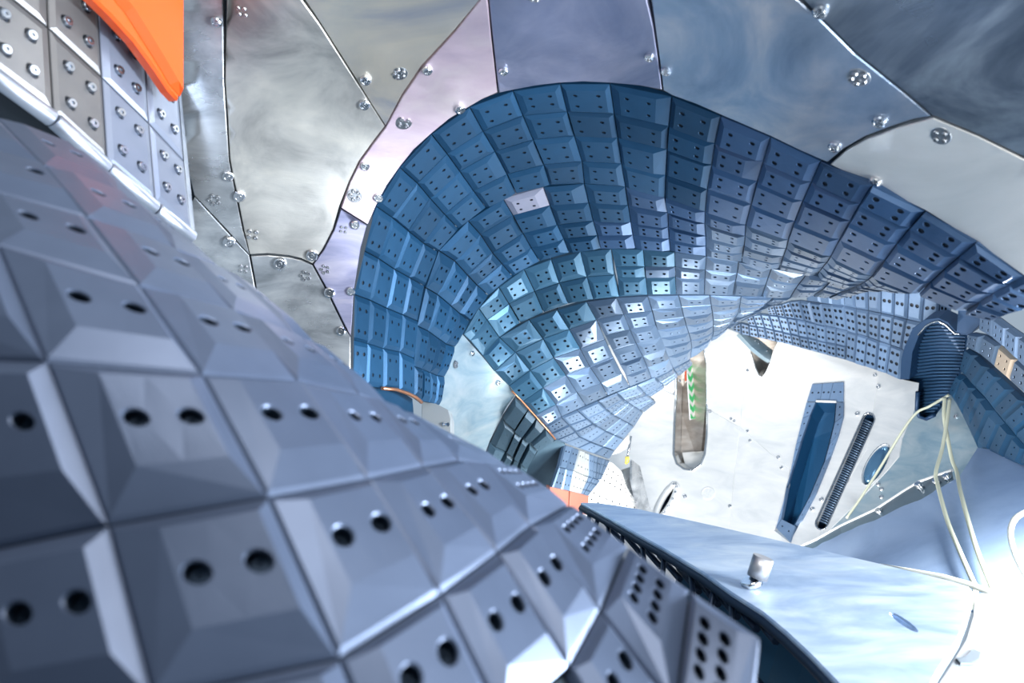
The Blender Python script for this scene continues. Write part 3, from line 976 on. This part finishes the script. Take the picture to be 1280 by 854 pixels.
gport = [(1132, 437), (1142.6, 413), (1157.6, 401.5), (1174, 399.5), (1184, 405), (1193.3, 415.8), (1209.6, 417.7), (1209, 432.5), (1206.5, 445), (1201.5, 466.4), (1187.7, 494), (1179, 506.5), (1170, 519), (1157.6, 524), (1149, 521), (1145.5, 512), (1147, 495), (1149, 479), (1137, 476.5), (1126, 474), (1127.5, 451)]

wall_back = thing('wall_back', P(900, 560, 3.4), kind='structure')
seamA = [(939, 436), (937, 450), (930, 480), (927, 508), (925, 534)]
seamB = [(925, 534), (920, 575), (913, 640), (907, 700)]
diagL = [(740, 440), (800, 474), (830, 488), (845, 494.6), (886, 512), (905, 523), (925, 534)]
diagR = [(925, 534), (955, 560), (987.5, 587)]
k1 = [(860, 392), (905, 409), (924, 416), (939, 421)] + seamA + diagL[::-1][1:]
k2 = diagL + seamB[1:] + [(690, 740), (680, 600)]
k3 = [(939, 421), (970, 426), (1013, 437.5), (1057, 449.5), (1098, 462), (1096, 490), (1091, 516), (1084, 560), (1050, 620), (1012, 690), (975, 690)] + [(987.5, 587), (955, 560), (925, 534)] + seamA[::-1][1:]
k4 = [(925, 534), (955, 560), (987.5, 587), (975, 690), (960, 715), (907, 700), (913, 640), (920, 575)]
k5 = [(1098, 462), (1125, 471), (1155, 480), (1150, 496), (1146, 505), (1128, 548), (1124, 571), (1108, 590), (1062, 638), (1035, 665), (1012, 690), (1050, 620), (1084, 560), (1091, 516), (1096, 490)]
k6 = [(1155, 480), (1215, 440), (1215, 500), (1232, 562), (1205, 600), (1150, 640), (1070, 690), (1012, 715), (1012, 690), (1035, 665), (1062, 638), (1108, 590), (1124, 571), (1128, 548), (1146, 505)]
HOL = [slot, tri, win_o, bslot, oval, gport, pcol]
for k_, m in ((k1, 'st_far'), (k2, 'st_far'), (k3, 'st_far'), (k4, 'st_far'), (k5, 'st_far'), (k6, 'st_pale')):  # k6 takes bluer steel for the lamp shadow lying on it
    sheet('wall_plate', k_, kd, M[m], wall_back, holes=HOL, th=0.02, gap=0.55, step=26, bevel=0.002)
for x, y, r in ((888, 514.5, 2.3), (914, 523.5, 2), (918, 526, 2), (934.5, 539, 2), (937.5, 551, 2), (973, 572, 2.3), (977, 585, 2.3), (934.5, 463, 2), (1098.3, 483.5, 3), (1072, 517.5, 3), (850, 476, 2), (843, 492, 2),
                (1027, 625, 3), (1016, 637, 3), (856, 621, 3), (912.5, 633, 2.5), (1094, 469, 2.5), (1196, 521, 3.5), (1098, 606, 3), (1102, 612, 3), (1102, 622, 3)):
    p, n, xa = frame(x, y, kd)
    inst('bolt', stud_me, p, n, wall_back, xa, r * kd(x, y) / F)
# tall slot port
sl = thing('wall_port', P(864, 515, 3.7), 'tall rounded steel slot port in the far wall, holding the green arrow strip', 'port')
port('port_liner', slot, kd, 0.16, M['st_chrome'], sl, cap=M['bronze'], lift=0.012, axis=(0.56, 1, -0.06))
tube('port_rim', [frame(x, y, kd)[0] for x, y in densify(slot, 8)], 0.007, M['st_chrome'], sl, 8, closed=True)
sgf = flat((858.4, 455, 3.78), (863, 525, 3.72), (871, 522, 3.80))
sheet('slot_floor', [(853, 566), (882, 564), (878, 576), (868, 585), (857, 583)], lambda x, y: kd(x, y) + 0.1, M['st_white'], sl, th=0.004, gap=0, step=15)
sg = thing('exit_sign', P(864, 490, 3.77), 'narrow strip of green and white arrows inside the tall slot of the far wall', 'sign')
sheet('sign_board', [(858.4, 452), (864.4, 450), (871.2, 523), (863.2, 525)], sgf, M['white'], sg, th=0.006, gap=0, step=20, bevel=0.0008)
for k in range(6):
    t0 = 0.03 + k * 0.172
    def sp(u, t):
        a = np.array((858.4, 452)) * (1 - t) + np.array((863.2, 525)) * t
        b = np.array((864.4, 450)) * (1 - t) + np.array((871.2, 523)) * t
        return tuple(a + (b - a) * u)
    t1 = min(t0 + 0.09, 0.995)
    sheet('arrow', [sp(0.03, t0), sp(0.5, min(t0 + 0.085, 0.995)), sp(0.97, t0), sp(0.97, t1), sp(0.5, min(t1 + 0.085, 0.998)), sp(0.03, t1)], sgf, M['green'], sg, th=0.002, gap=0, step=30, bevel=0.0003, lift=0.0012)
tag(sheet('orange_tab', [(856.8, 459), (858.3, 458), (858.6, 476), (857, 476.5)], flat((857, 459, 3.70), (858.3, 476, 3.70), (859, 459, 3.72)), M['orange'], None, th=0.004, gap=0, step=20, bevel=0.0003),
    'tiny orange tab just left of the green arrow strip', 'tab')
# triangular opening with its strut
tr = thing('wall_port', P(948, 440, 3.5), 'dark pointed opening in the far wall under the small pale tiles', 'port')
port('port_liner', tri, kd, 0.2, M['st_chrome'], tr, cap=M['bronze'], taper=0.85)
tsf = flat((925, 418, 3.46), (963, 450, 3.44), (948, 424, 3.50))
sheet('strut', [(924, 417), (948, 423.5), (966, 438), (963, 451), (955, 446), (940, 434)], tsf, M['st_pale'], tr, th=0.02, gap=0, step=20)
for x, y in ((944, 426), (948.5, 429), (959, 439)):
    p, n, xa = frame(x, y, tsf)
    inst('bolt', stud_me, p, n, tr, xa, 0.006)
# framed window niche
wn = thing('window_port', P(1012, 575, 3.2), 'tall blue window recess framed by small drilled tiles in the far wall', 'window')
port('niche', win_i, kd, 0.13, M['niche'], wn, cap=M['niche'], lift=0.01)
fo = [(1015.3, 480), (1028.5, 479.2), (1041.5, 478.3), (1054.7, 477.5)]
fi = [(1013, 503), (1025, 503), (1036, 503.4), (1050, 503.4)]
for i in range(3):
    q = [P(*t, kd(*t) - 0.012) for t in (fo[i], fo[i + 1], (fi[i + 1][0] + (4.5 if i == 2 else 0), 502.5), (fi[i][0] - (4.5 if i == 0 else 0), 502))]
    tile(q, M['far'], wn, (0.02, 0.02, 0.02, 0.02), 0.001, 2, 1, 0.005, th=0.02, gap=0.004)
lo = [(1008, 503), (1003, 523), (995, 555), (988, 590), (980, 625), (970, 660)]
li = [(1019.5, 503), (1012.5, 519), (1001, 552), (992, 582), (984, 609), (976.5, 648)]
ro = [(1054.8, 503), (1054.5, 520), (1048.5, 542), (1038.5, 570), (1020.5, 615), (1002, 650)]
ri = [(1045.5, 503.5), (1043.4, 528.7), (1037, 556), (1031, 577.5), (1012, 622), (994, 656)]
for o_, i_ in ((lo, li), (ro, ri)):
    for i in range(5):
        q = [P(*t, kd(*t) - 0.012) for t in (o_[i], i_[i], i_[i + 1], o_[i + 1])]
        tile(q, M['far'], wn, (0.03, 0.03, 0.02, 0.02), 0.001, 1, 2, 0.0045, th=0.02, gap=0.004)
q = [P(*t, kd(*t) - 0.012) for t in ((970, 660), (977, 649), (994, 657.5), (987.5, 678))]
tile(q, M['far'], wn, (0.03, 0.03, 0.02, 0.02), 0.001, 1, 2, 0.0045, th=0.02, gap=0.004)
tube('sill', [P(1020, 501.5, kd(1020, 501) - 0.02), P(1045.3, 502.4, kd(1045, 502) - 0.02)], 0.006, M['white'], wn, 8)
# dark ribbed slot
bs = thing('wall_port', P(1056, 590, 3.1), 'narrow dark ribbed slot beside the window recess in the far wall', 'port')
port('port_liner', bslot, kd, 0.08, M['portdark'], bs, cap=M['back'], lift=0.006)
for t in np.linspace(0.02, 0.98, 46):
    x, y = 1086 + (1027 - 1086) * t, 524 + (655 - 524) * t
    a, b = (x - 6.6, y - 3.0), (x + 6.6, y + 3.0)
    tube('rib', [P(*a, kd(*a) + 0.022), P(*b, kd(*b) + 0.022)], 0.004, M['mid'], bs, 5)
tube('port_rim', [frame(x, y, kd)[0] for x, y in densify(bslot, 8)], 0.004, M['st_chrome'], bs, 6, closed=True)
# oval port
ov = thing('wall_port', P(1095, 581, 2.97), 'oval porthole with a domed blue window in the far wall', 'port')
port('port_liner', oval, kd, 0.04, M['st_chrome'], ov, lift=0.004)
cen = P(1095, 581, kd(1095, 581) + 0.03)
_, nv, _ = frame(1095, 581, kd)
ring0 = np.array([P(x, y, kd(x, y) + 0.035) for x, y in oval])
V, Fc = [], []
for k in range(5):
    s = math.cos(k * math.pi / 10)
    V += list(cen + (ring0 - cen) * s + nv * 0.03 * math.sin(k * math.pi / 10))
V.append(cen + nv * 0.03)
m_ = len(ring0)
for k in range(4):
    for i in range(m_):
        Fc.append((k * m_ + i, k * m_ + (i + 1) % m_, (k + 1) * m_ + (i + 1) % m_, (k + 1) * m_ + i))
Fc += [(4 * m_ + i, 4 * m_ + (i + 1) % m_, len(V) - 1) for i in range(m_)]
mk('window_dome', V, Fc, mat_plain('dome_blue', (0.10, 0.22, 0.36), 0.15, 0.6), ov, smooth=True)
# round cover and half hidden collar
p, n, xa = frame(885, 617, kd)
v, f = lathe([(1, 0), (1, 0.12), (0.93, 0.2), (0.80, 0.22), (0.78, 0.16)], 28)
rc = inst('port_cover', raw_mesh('port_cover', v, f, M['st_far'], False), p, n, None, xa, 8.6 * kd(885, 617) / F)
tag(rc, 'small round steel cover on the far wall below the tall slot', 'cover')
pc = thing('pipe_collar', P(833, 628, 3.4), 'bolted oval pipe collar at the foot of the far wall, half hidden by the deck', 'pipe collar')
port('pipe_bore', pcol, kd, 0.14, M['st_chrome'], pc, cap=M['portdark'])
tube('collar_ring', [frame(x, y, kd)[0] + frame(x, y, kd)[1] * 0.006 for x, y in densify(pcol, 6)], 0.016, M['st_far'], pc, 10, closed=True)
for t in np.linspace(0.2, 3.6, 9):
    x, y = 833 + 1.0 * (7 * math.cos(t) + 11 * math.sin(t)), 628 + (24 * math.cos(t) * -0.8 - 9 * math.sin(t))
    p, n, xa = frame(x, y, kd)
    inst('bolt', stud_me, p + n * 0.02, n, pc, xa, 0.007)
# bent shield plates left of the collar
bp_ = thing('shield_plate', P(795, 600, 3.3), 'bent grey steel plate standing in front of the far wall, left of the pipe collar', 'plate')
f1 = flat((781, 588, 3.25), (800, 585, 3.28), (790, 620, 3.2))
f2 = flat((800, 580, 3.28), (812, 630, 3.2), (840, 640, 3.40))
sheet('front_plate', [(776, 588), (790, 583), (799, 590), (811, 632), (792, 626), (785, 615)], f1, M['st_chrome'], bp_, th=0.01, gap=0, step=20)
sheet('rear_plate', [(790, 575), (800, 583), (812, 633), (830, 660), (800, 645), (790, 600)], f2, M['st_left'], bp_, th=0.01, gap=0, step=20)
tube('hinge', [P(789, 545, 3.3), P(786, 562, 3.3), P(784, 576, 3.28)], 0.006, M['bolt'], bp_, 8)
tag(tube('connector', [P(784, 571, 3.24), P(784, 577, 3.24), P(782, 580, 3.24)], [0.011, 0.011, 0.006], mat_plain('connector_yellow', (0.8, 0.62, 0.1), 0.4), None, 8),
    'small yellow connector on the bent plate below the pale tile strips', 'connector')
ed = thing('curve_shadow', P(775, 560, 3.02), 'grey half round shadow sheet under the curved edge of the pale tile strips', 'plate')  # curved shadow below the strips, made as a grey sheet
sheet('shadow_sheet', [(785.5, 544), (787.5, 553), (783, 561), (775, 566), (765, 569)], flat((785, 545, 3.02), (787, 556, 3.05), (765, 568, 3.02)), mat_plain('shadow_grey', (0.35, 0.36, 0.36), 0.6, 0.2), ed, th=0.01, gap=0, step=12)

# ------------------------------------------------------------------ far shelf of small tiles over the wall
fd = Depth([(916, 412, 3.45), (1013, 438, 3.3), (1057, 450, 3.2), (1125, 475, 3.02), (952, 392, 3.36), (1060, 414, 3.1), (1137, 437, 2.93), (1000, 372, 3.26), (1056, 382, 3.04), (1150, 402, 2.84), (1175, 375, 2.74), (1100, 355, 2.9)], 1e-3)
S5 = lambda x, y: (900 + x / 7.98, 370 + y / 7.98)
S6 = lambda x, y: (1020 + x / 7.98, 370 + y / 7.98)
F34 = [[S5(a, b), S5(c, d)] for a, b, c, d in ((128, 300, 125, 340), (210, 268, 215, 385), (290, 290, 300, 402), (370, 305, 390, 420), (450, 318, 475, 438), (540, 343, 560, 458), (630, 362, 650, 477), (710, 380, 735, 500), (795, 402, 815, 522),
       (880, 418, 905, 545), (970, 440, 990, 567), (1065, 463, 1080, 592), (1160, 482, 1165, 615), (1255, 505, 1250, 640))]
F23 = [[S5(a, b), S5(c, d)] for a, b, c, d in ((250, 215, 290, 290), (330, 187, 370, 305), (405, 178, 450, 318), (490, 188, 540, 343), (580, 198, 630, 362), (670, 215, 710, 380), (765, 232, 795, 402), (855, 250, 880, 418), (955, 275, 970, 440), (1055, 300, 1065, 463),
       (1160, 320, 1160, 482), (1277, 350, 1255, 505))]
F12 = [[S5(a, b), S5(c, d)] for a, b, c, d in ((470, 120, 490, 188), (535, 95, 570, 196), (620, 80, 660, 212), (700, 52, 762, 231), (795, 45, 852, 249), (900, 62, 952, 274), (1012, 78, 1055, 300), (1122, 88, 1160, 320), (1240, 98, 1277, 350))] + \
      [[S6(a, b), S6(c, d)] for a, b, c, d in ((400, 128, 415, 378), (525, 150, 525, 410), (648, 175, 635, 453), (775, 203, 745, 490), (905, 237, 855, 530), (1050, 266, 985, 575))]
F01 = [[S6(a, b - 150), S6(c, d)] for a, b, c, d in ((-100, 10, -95, 50), (20, -5, 55, 72), (150, -20, 165, 88), (270, -40, 285, 100), (385, -60, 402, 127), (510, -80, 522, 146), (650, -90, 645, 170), (790, -90, 778, 198), (930, -80, 910, 234), (1095, -40, 1052, 265), (1250, 10, 1225, 235), (1340, 40, 1330, 260))]
F24 = [[S6(a, b), S6(c, d)] for a, b, c, d in ((308, 353, 298, 640), (415, 378, 390, 672), (520, 412, 495, 707), (630, 455, 605, 745), (745, 492, 700, 775), (868, 537, 838, 838))]
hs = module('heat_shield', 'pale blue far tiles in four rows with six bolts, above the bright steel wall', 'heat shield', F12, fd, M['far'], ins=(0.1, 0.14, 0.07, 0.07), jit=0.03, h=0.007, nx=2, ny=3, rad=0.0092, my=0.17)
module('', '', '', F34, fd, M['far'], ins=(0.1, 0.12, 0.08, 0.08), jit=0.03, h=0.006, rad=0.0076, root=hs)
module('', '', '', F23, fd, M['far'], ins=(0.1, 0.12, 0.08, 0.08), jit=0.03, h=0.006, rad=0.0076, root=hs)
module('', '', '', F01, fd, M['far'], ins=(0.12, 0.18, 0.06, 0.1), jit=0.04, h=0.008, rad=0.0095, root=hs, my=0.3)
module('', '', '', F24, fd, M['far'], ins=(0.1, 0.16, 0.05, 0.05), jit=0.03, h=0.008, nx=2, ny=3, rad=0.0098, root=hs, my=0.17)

# large dark port with bellows
gd = Depth([(1132, 437, 2.78), (1174, 399, 2.6), (1209, 420, 2.55), (1201, 466, 2.62), (1170, 519, 2.8), (1126, 474, 2.9), (1147, 495, 2.85)], 1e-3)
gp = thing('large_port', P(1165, 460, 2.75), 'large dark blue ribbed port opening with a thick rim, on the right', 'port')
port('port_throat', gport, gd, 0.06, M['portdark'], gp, cap=M['portdark'], taper=0.97, axis=(0.55, 1, -0.05))
for k in range(31):
    y0 = 398 + k * 4.1
    row = []
    for x in np.arange(1120, 1215, 3.0):
        y = y0 + 4 - (x - 1120) * 0.055 + 0.0016 * (x - 1165) ** 2
        if inside((x, y), shrink(gport, 2.5)):
            row.append(P(x + 1.5, y, gd(x, y) + 0.038))
    if len(row) > 2:
        tube('slat', [row[0], row[len(row) // 2], row[-1]], 0.0034, M['slat'], gp, 5)
# thick rim plate standing proud of the tiles
outer = [(1125.5, 474.5), (1126.5, 449), (1131, 434), (1141, 411), (1156, 400), (1173, 397.8), (1185, 403.5), (1194.5, 414.5), (1211, 416.5), (1209.6, 419), (1193, 418), (1183, 408), (1172.5, 402.5), (1160, 407), (1148, 420), (1140, 440), (1136, 474)]
sheet('port_rim', outer, lambda x, y: gd(x, y) - 0.02, M['portdark'], gp, th=0.07, gap=0, step=20)
tube('rim_lip', [P(x, y, gd(x, y) - 0.024) for x, y in ((1148, 419), (1157, 408), (1165, 403.5), (1173, 401.5), (1183, 407), (1188, 412), (1193.5, 417.5), (1200, 418))], 0.0035, M['st_chrome'], gp, 6)
tube('lower_lip', [P(x, y, gd(x, y) - 0.006) for x, y in ((1147, 490), (1146, 512), (1149, 521), (1157.6, 524), (1168, 519))], 0.008, M['portdark'], gp, 8)
blk = tag(sheet('spacer_block', [(1198, 386), (1225, 393), (1224, 406), (1215, 416), (1210, 418), (1196, 416)], lambda x, y: gd(x, y) - 0.09, M['portdark'], None, th=0.08, gap=0, step=20),
          'dark blue block between the large port and the tiles above it', 'block')

# ------------------------------------------------------------------ right-hand tiles beyond the large port
hd_ = Depth([(1225, 395, 2.3), (1280, 425, 1.95), (1209, 434, 2.5), (1280, 494, 2.0), (1202, 466, 2.6), (1256, 528, 2.15), (1188, 494, 2.75), (1222, 560, 2.5), (1300, 600, 1.95), (1330, 540, 1.8)], 1e-3)
H01 = [[(1227, 394), (1226, 414)], [(1245, 398), (1244, 424)], [(1261, 410), (1259, 436)], [(1277, 421), (1275, 452)], [(1293, 433), (1291, 468)], [(1310, 446), (1308, 484)]]
H12 = [[(1214, 416), (1209.6, 435)], [(1231, 419), (1225, 443)], [(1251, 431.5), (1244, 459)], [(1271.6, 449.5), (1263.5, 476.4)], [(1292, 467), (1284, 494)], [(1312, 486), (1304, 512)]]
H23 = [[(1210, 435.5), (1202, 466)], [(1223.4, 444.5), (1209, 471.4)], [(1238.4, 460), (1220, 485)], [(1252.8, 472.6), (1232, 497.7)], [(1269, 487.7), (1243.4, 512.7)], [(1285, 503), (1256, 528)], [(1302, 520), (1270, 545)], [(1320, 538), (1285, 562)]]
H34 = [[(1201.5, 467), (1188, 494)], [(1209, 472), (1195, 504)], [(1220, 486), (1203, 519)], [(1232, 498.5), (1213, 540)], [(1243.4, 513.5), (1222, 560)], [(1256, 529), (1238, 568)], [(1270, 546), (1256, 574)], [(1285, 563), (1278, 582)], [(1304, 575), (1300, 588)]]


def h_pick(i, j, a, b, m, r):
    return a, b, m, r


hs = module('heat_shield', 'blue tiles in slanting rows right of the large dark port, one tile tan', 'heat shield', H12, hd_, M['mid'], ins=(0.1, 0.14, 0.08, 0.18), jit=0.03, h=0.011, rad=0.0075, special={(2, 0): M['tan']})
module('', '', '', H01, hd_, M['far'], ins=(0.1, 0.16, 0.06, 0.14), jit=0.03, h=0.01, rad=0.0075, root=hs)
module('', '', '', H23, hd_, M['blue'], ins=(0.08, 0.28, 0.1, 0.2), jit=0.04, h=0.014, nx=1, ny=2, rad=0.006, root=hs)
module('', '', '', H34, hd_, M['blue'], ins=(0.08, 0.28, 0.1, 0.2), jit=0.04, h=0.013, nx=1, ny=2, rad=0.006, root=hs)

# ------------------------------------------------------------------ ribbed block, drilled white plate and copper under the pale strips
S8 = lambda x, y: (660 + x / 7.98, 530 + y / 7.98)
top = [(365, 205), (440, 228), (510, 256), (560, 276), (605, 296), (650, 312), (690, 326), (730, 338), (770, 350), (815, 362)]
mid = [(310, 430), (375, 445), (455, 465), (545, 506), (600, 524), (640, 535), (670, 545), (690, 551), (705, 557), (720, 562)]
bot = [(240, 635), (330, 655), (415, 672), (490, 690), (520, 699), (545, 705), (560, 710), (572, 715), (582, 718), (592, 720)]
pd = Depth([(705, 556, 2.72), (762, 575, 3.0), (690, 610, 2.66), (733, 620, 2.88), (720, 590, 2.74)], 1e-3)
ub = module('tile_block', 'ribbed block of narrow upright tiles under the curved edge of the pale tile strips', 'tile block', [[S8(*top[i]), S8(*mid[i]), S8(*bot[i])] for i in range(10)], pd, M['mid'],
            ins=(0.1, 0.1, 0.04, 0.04), jit=0.03, h=0.004, nx=2, ny=2, rad=0.0042, special={(2, 0): M['bare'], (3, 0): M['bare'], (2, 1): M['bare'], (3, 1): M['bare']}, vary=False)
sheet('side_plate', [(697, 549), (706, 555.5), (698, 584), (690, 612), (655, 602), (660, 584), (672.5, 564)], flat((697, 549, 2.68), (706, 556, 2.71), (665, 590, 2.82)), M['dusk'], ub, th=0.02, gap=0, step=18)
ud = Depth([(758, 580, 3.15), (776, 590, 3.25), (730, 632, 3.0), (818, 642, 3.15), (775, 620, 3.15)], 1e-3)
module('drilled_panel', 'drilled tile panel coloured white for its bright light, right of the pale ribbed block', 'panel',
       [[(756, 575), (742, 605), (727, 640)], [(766, 578.5), (756, 612), (748, 650)], [(777, 589), (770, 619), (768, 655)], [(781, 602), (787, 624), (790, 660)], [(786, 618), (802, 632), (822, 650)]], ud, M['white'],  # white base puts the glaring light on these tiles into their colour
       ins=(0.03, 0.03, 0.03, 0.03), jit=0.01, h=0.002, nx=2, ny=3, rad=0.006, vary=False)
cb = thing('copper_block', P(713, 625, 2.75), 'reddish copper blocks under the pale ribbed tile block', 'block')
for a, b in (((688, 608), (711, 614.5)), ((713, 614.5), (736, 620))):
    sheet('copper_bar', [a, b, (b[0] - 1, b[1] + 24), (a[0] - 1, a[1] + 24)], lambda x, y: pd(x, y) + 0.03, mat_plain('copper_bar', (0.36, 0.13, 0.09), 0.5, 0.3), cb, th=0.02, gap=0, step=20)

# ------------------------------------------------------------------ steel deck at the lower right, on its dark frame
ZD = -0.46
deck = level(ZD)
dp = [(727, 628.5), (748, 629), (770, 632), (800, 637), (830, 643.5), (900, 659), (1000, 682), (1100, 705), (1190, 727), (1209, 733), (1214, 740), (1212, 752), (1205, 775), (1195, 800), (1170, 838), (1150, 880), (1075, 900), (1050, 854), (1015, 818), (985, 790), (955, 765), (915, 740), (880, 715), (830, 685), (790, 663), (760, 646), (742, 636)]
hole_d = [(1130 + 18 * math.cos(t) + 2.5 * math.sin(t) * -0.6, 778 + 12 * math.cos(t) + 4 * math.sin(t)) for t in np.linspace(0, 2 * math.pi, 19)[:-1]]
dk = thing('deck', P(1000, 740, 1.25), 'scratched shiny steel deck plate sloping across the lower right', 'deck')
sheet('deck_plate', dp, deck, M['st_deck'], dk, holes=[hole_d], th=0.012, gap=0, step=24, bevel=0.003)
# side skirt hanging from its left edge
edge = [(727, 628.5), (742, 636), (760, 646), (790, 663), (830, 685), (880, 715), (915, 740), (955, 765), (985, 790), (1015, 818), (1050, 854), (1085, 910)]
et = [P(x, y, deck(x, y)) for x, y in edge]
tube('edge_rail', [q + np.array((0.0, 0, -0.016)) for q in et], 0.010, M['strut'], dk, 8)
tube('lower_rail', [q + np.array((-0.03, 0.02, -0.105)) for q in et], 0.010, M['strut'], dk, 8)
rail = spline(et, 3)
for i in range(0, 20, 2):
    a, b = rail[i] + np.array((0, 0, -0.02)), rail[i + (2 if (i // 2) % 2 else 1)] + np.array((-0.03, 0.02, -0.10))
    tube('strut', [a, b], 0.006, M['strut'], dk, 6)
V = [q + np.array((0.05, 0.03, -0.02)) for q in et[4:]] + [q + np.array((0.02, 0.05, -0.16)) for q in et[4:]]
m_ = len(et) - 4
mk('skirt', V, [(i, i + 1, m_ + i + 1, m_ + i) for i in range(m_ - 1)], mat_plain('skirt_blue', (0.03, 0.10, 0.17), 0.3, 0.5), dk)
und = thing('under_frame', P(860, 720, 1.2), 'dark lattice of bars with bright gaps between the near tiles and the deck', 'frame')
for k in range(9):
    x0, y0 = 752 + k * 24, 648 + k * 15.5
    tube('cross_bar', [P(x0, y0, deck(x0, y0) + 0.14), P(x0 + 26, y0 + 30, deck(x0, y0) + 0.02)], 0.007, M['strut'], und, 6)
    tube('light_bar', [P(x0 + 8, y0 + 2, deck(x0, y0) + 0.22), P(x0 + 34, y0 + 10, deck(x0, y0) + 0.2)], 0.006, M['bronze'], und, 6)
sheet('base_plate', [(735, 636), (800, 664), (900, 725), (1000, 800), (1090, 900), (900, 900), (840, 770), (760, 690)], level(ZD - 0.17), M['bronze'], und, th=0.01, gap=0, step=40)
# bolt on the deck
sb = thing('deck_bolt', P(944, 724, deck(944, 728)), 'upright steel bolt with a nut, standing on the deck plate', 'bolt')
b0 = P(941, 734, deck(941, 734))
tube('bolt_shank', [b0, b0 + np.array((0.006, 0, 0.022))], 0.010, M['bolt_dark'], sb, 6)
tube('nut', [b0 + np.array((0.0, 0, 0.002)), b0 + np.array((-0.004, 0, 0.014))], 0.020, M['bolt'], sb, 6)
tube('bolt_head', [b0 + np.array((0.008, 0, 0.018)), b0 + np.array((0.020, 0, 0.056))], 0.019, mat_plain('bolt_grey', (0.45, 0.44, 0.45), 0.35, 0.8), sb, 20)

# ------------------------------------------------------------------ lower vessel floor on the right
sd = Depth([(985, 690, 2.8), (1050, 660, 2.75), (1130, 612, 2.6), (1222, 570, 2.35), (1320, 600, 1.9), (1320, 760, 1.40), (1215, 735, 1.6), (1135, 716, 1.8), (1060, 705, 2.1), (1130, 660, 2.2)], 1e-3)
floor = thing('floor', P(1150, 660, 2.1), kind='structure')
sheet('floor_plate', [(975, 696), (1000, 686), (1050, 660), (1090, 641), (1115, 631), (1145, 619), (1175, 606), (1198, 598), (1222, 560), (1270, 566), (1345, 575), (1345, 790), (1215, 760), (1100, 730), (1000, 710)], sd, M['st_floor'], floor, th=0.01, gap=0, step=26)
# strip standing in for the reflection below the rim, with a bright top edge
rimp = [(985, 690), (1020, 675), (1050, 658), (1095, 637), (1130, 614), (1150, 602), (1170, 595), (1190, 588)]
rimq = [(990, 697), (1020, 684), (1052, 668), (1095, 650), (1132, 633), (1152, 624), (1172, 612), (1192, 600)]
V = [P(x, y, sd(x, y + 10) + 0.06) for x, y in rimp] + [P(x, y, sd(x, y)) for x, y in rimq]
mk('rim_strip', V, [(i, i + 1, len(rimp) + i + 1, len(rimp) + i) for i in range(len(rimp) - 1)], M['dusk'], floor)
tube('rim_edge', [P(x, y, sd(x, y + 10) + 0.058) for x, y in rimp], 0.006, M['st_far'], floor, 8)
for (x, y, s) in ((1152, 611, 14), (1172, 604, 9), (1185, 598, 9), (1100, 641, 8)):
    d = sd(x, y) - 0.02
    tube('clamp', [P(x - s * 0.4, y - s * 0.5, d), P(x + s * 0.4, y + s * 0.5, d)], 0.012, M['st_chrome'], floor, 6)
zf = level(ZD - 0.03)
lower = sheet('landing_plate', [(1219, 742), (1240, 742), (1300, 757), (1400, 790), (1400, 930), (1150, 930), (1160, 875), (1185, 838), (1208, 800), (1217, 770)], zf, mat_steel('steel_plate', (0.26, 0.27, 0.28), (0.32, 0.33, 0.34), (0.38, 0.39, 0.40), 0.5, 3.0, metal=0.4, seed=16), None, th=0.01, gap=0, step=40)
tag(lower, 'brilliant white steel plate in the lower right corner, beyond the deck', 'plate')
tag(sheet('latch', [(1196, 823), (1208, 820), (1216, 811), (1226, 815), (1224, 823), (1214, 829), (1201, 829)], lambda x, y: zf(x, y) - 0.008, mat_plain('latch_grey', (0.08, 0.10, 0.115), 0.5), None, th=0.006, gap=0, step=20),
    'small grey latch lying on the white plate in the lower right corner', 'latch')
tag(tube('handrail', [P(1100, 708, 1.62), P(1135, 714, 1.55), P(1180, 722, 1.47), P(1215, 732, 1.42), P(1250, 745, 1.37), P(1300, 765, 1.32)], 0.0065, M['cordpale'], None, 12),
    'white rail running along the back edge of the deck', 'rail')

# ------------------------------------------------------------------ cords
def cord(name, pts, r, mat, label):
    s = spline([P(a, b, min(c, sd(a, b) - 0.05) if b > 600 and 1050 < a < 1260 and r > 0.006 else c) for a, b, c in pts], 8)
    return tag(tube(name, s, r, mat, None, 8), label, 'cable')


cord('cable', [(1186, 494, 2.55), (1162, 508, 2.62), (1146, 516, 2.66), (1128, 539, 2.68), (1100, 585, 2.7), (1075, 624, 2.68), (1058, 648, 2.66)], 0.005, M['cord'], 'yellow grey cord slanting down left across the far wall from the large port')
cord('cable', [(1181, 497, 2.5), (1180, 520, 2.46), (1184, 545, 2.42), (1190, 575, 2.36), (1196, 590, 2.3), (1200, 612, 2.2), (1210, 650, 2.05), (1222, 690, 1.85), (1236, 725, 1.7), (1250, 760, 1.5)], 0.0061, M['cord'], 'doubled cord hanging from the large port straight to the lower right')
cord('cable', [(1187, 499, 2.49), (1184, 525, 2.44), (1178, 560, 2.38), (1170, 590, 2.3), (1172, 606, 2.24), (1184, 650, 2.05), (1200, 690, 1.9), (1214, 722, 1.7), (1219, 735, 1.6), (1218, 760, 1.45)], 0.0061, M['cord'], 'thin cord bowing left below the large port and across the floor')
cord('cable', [(1300, 634, 1.35), (1280, 641, 1.33), (1268, 650, 1.32), (1263, 665, 1.31), (1266, 685, 1.3), (1274, 705, 1.29), (1288, 730, 1.28)], 0.0052, M['cordpale'], 'cream cable loop at the right edge of the frame')
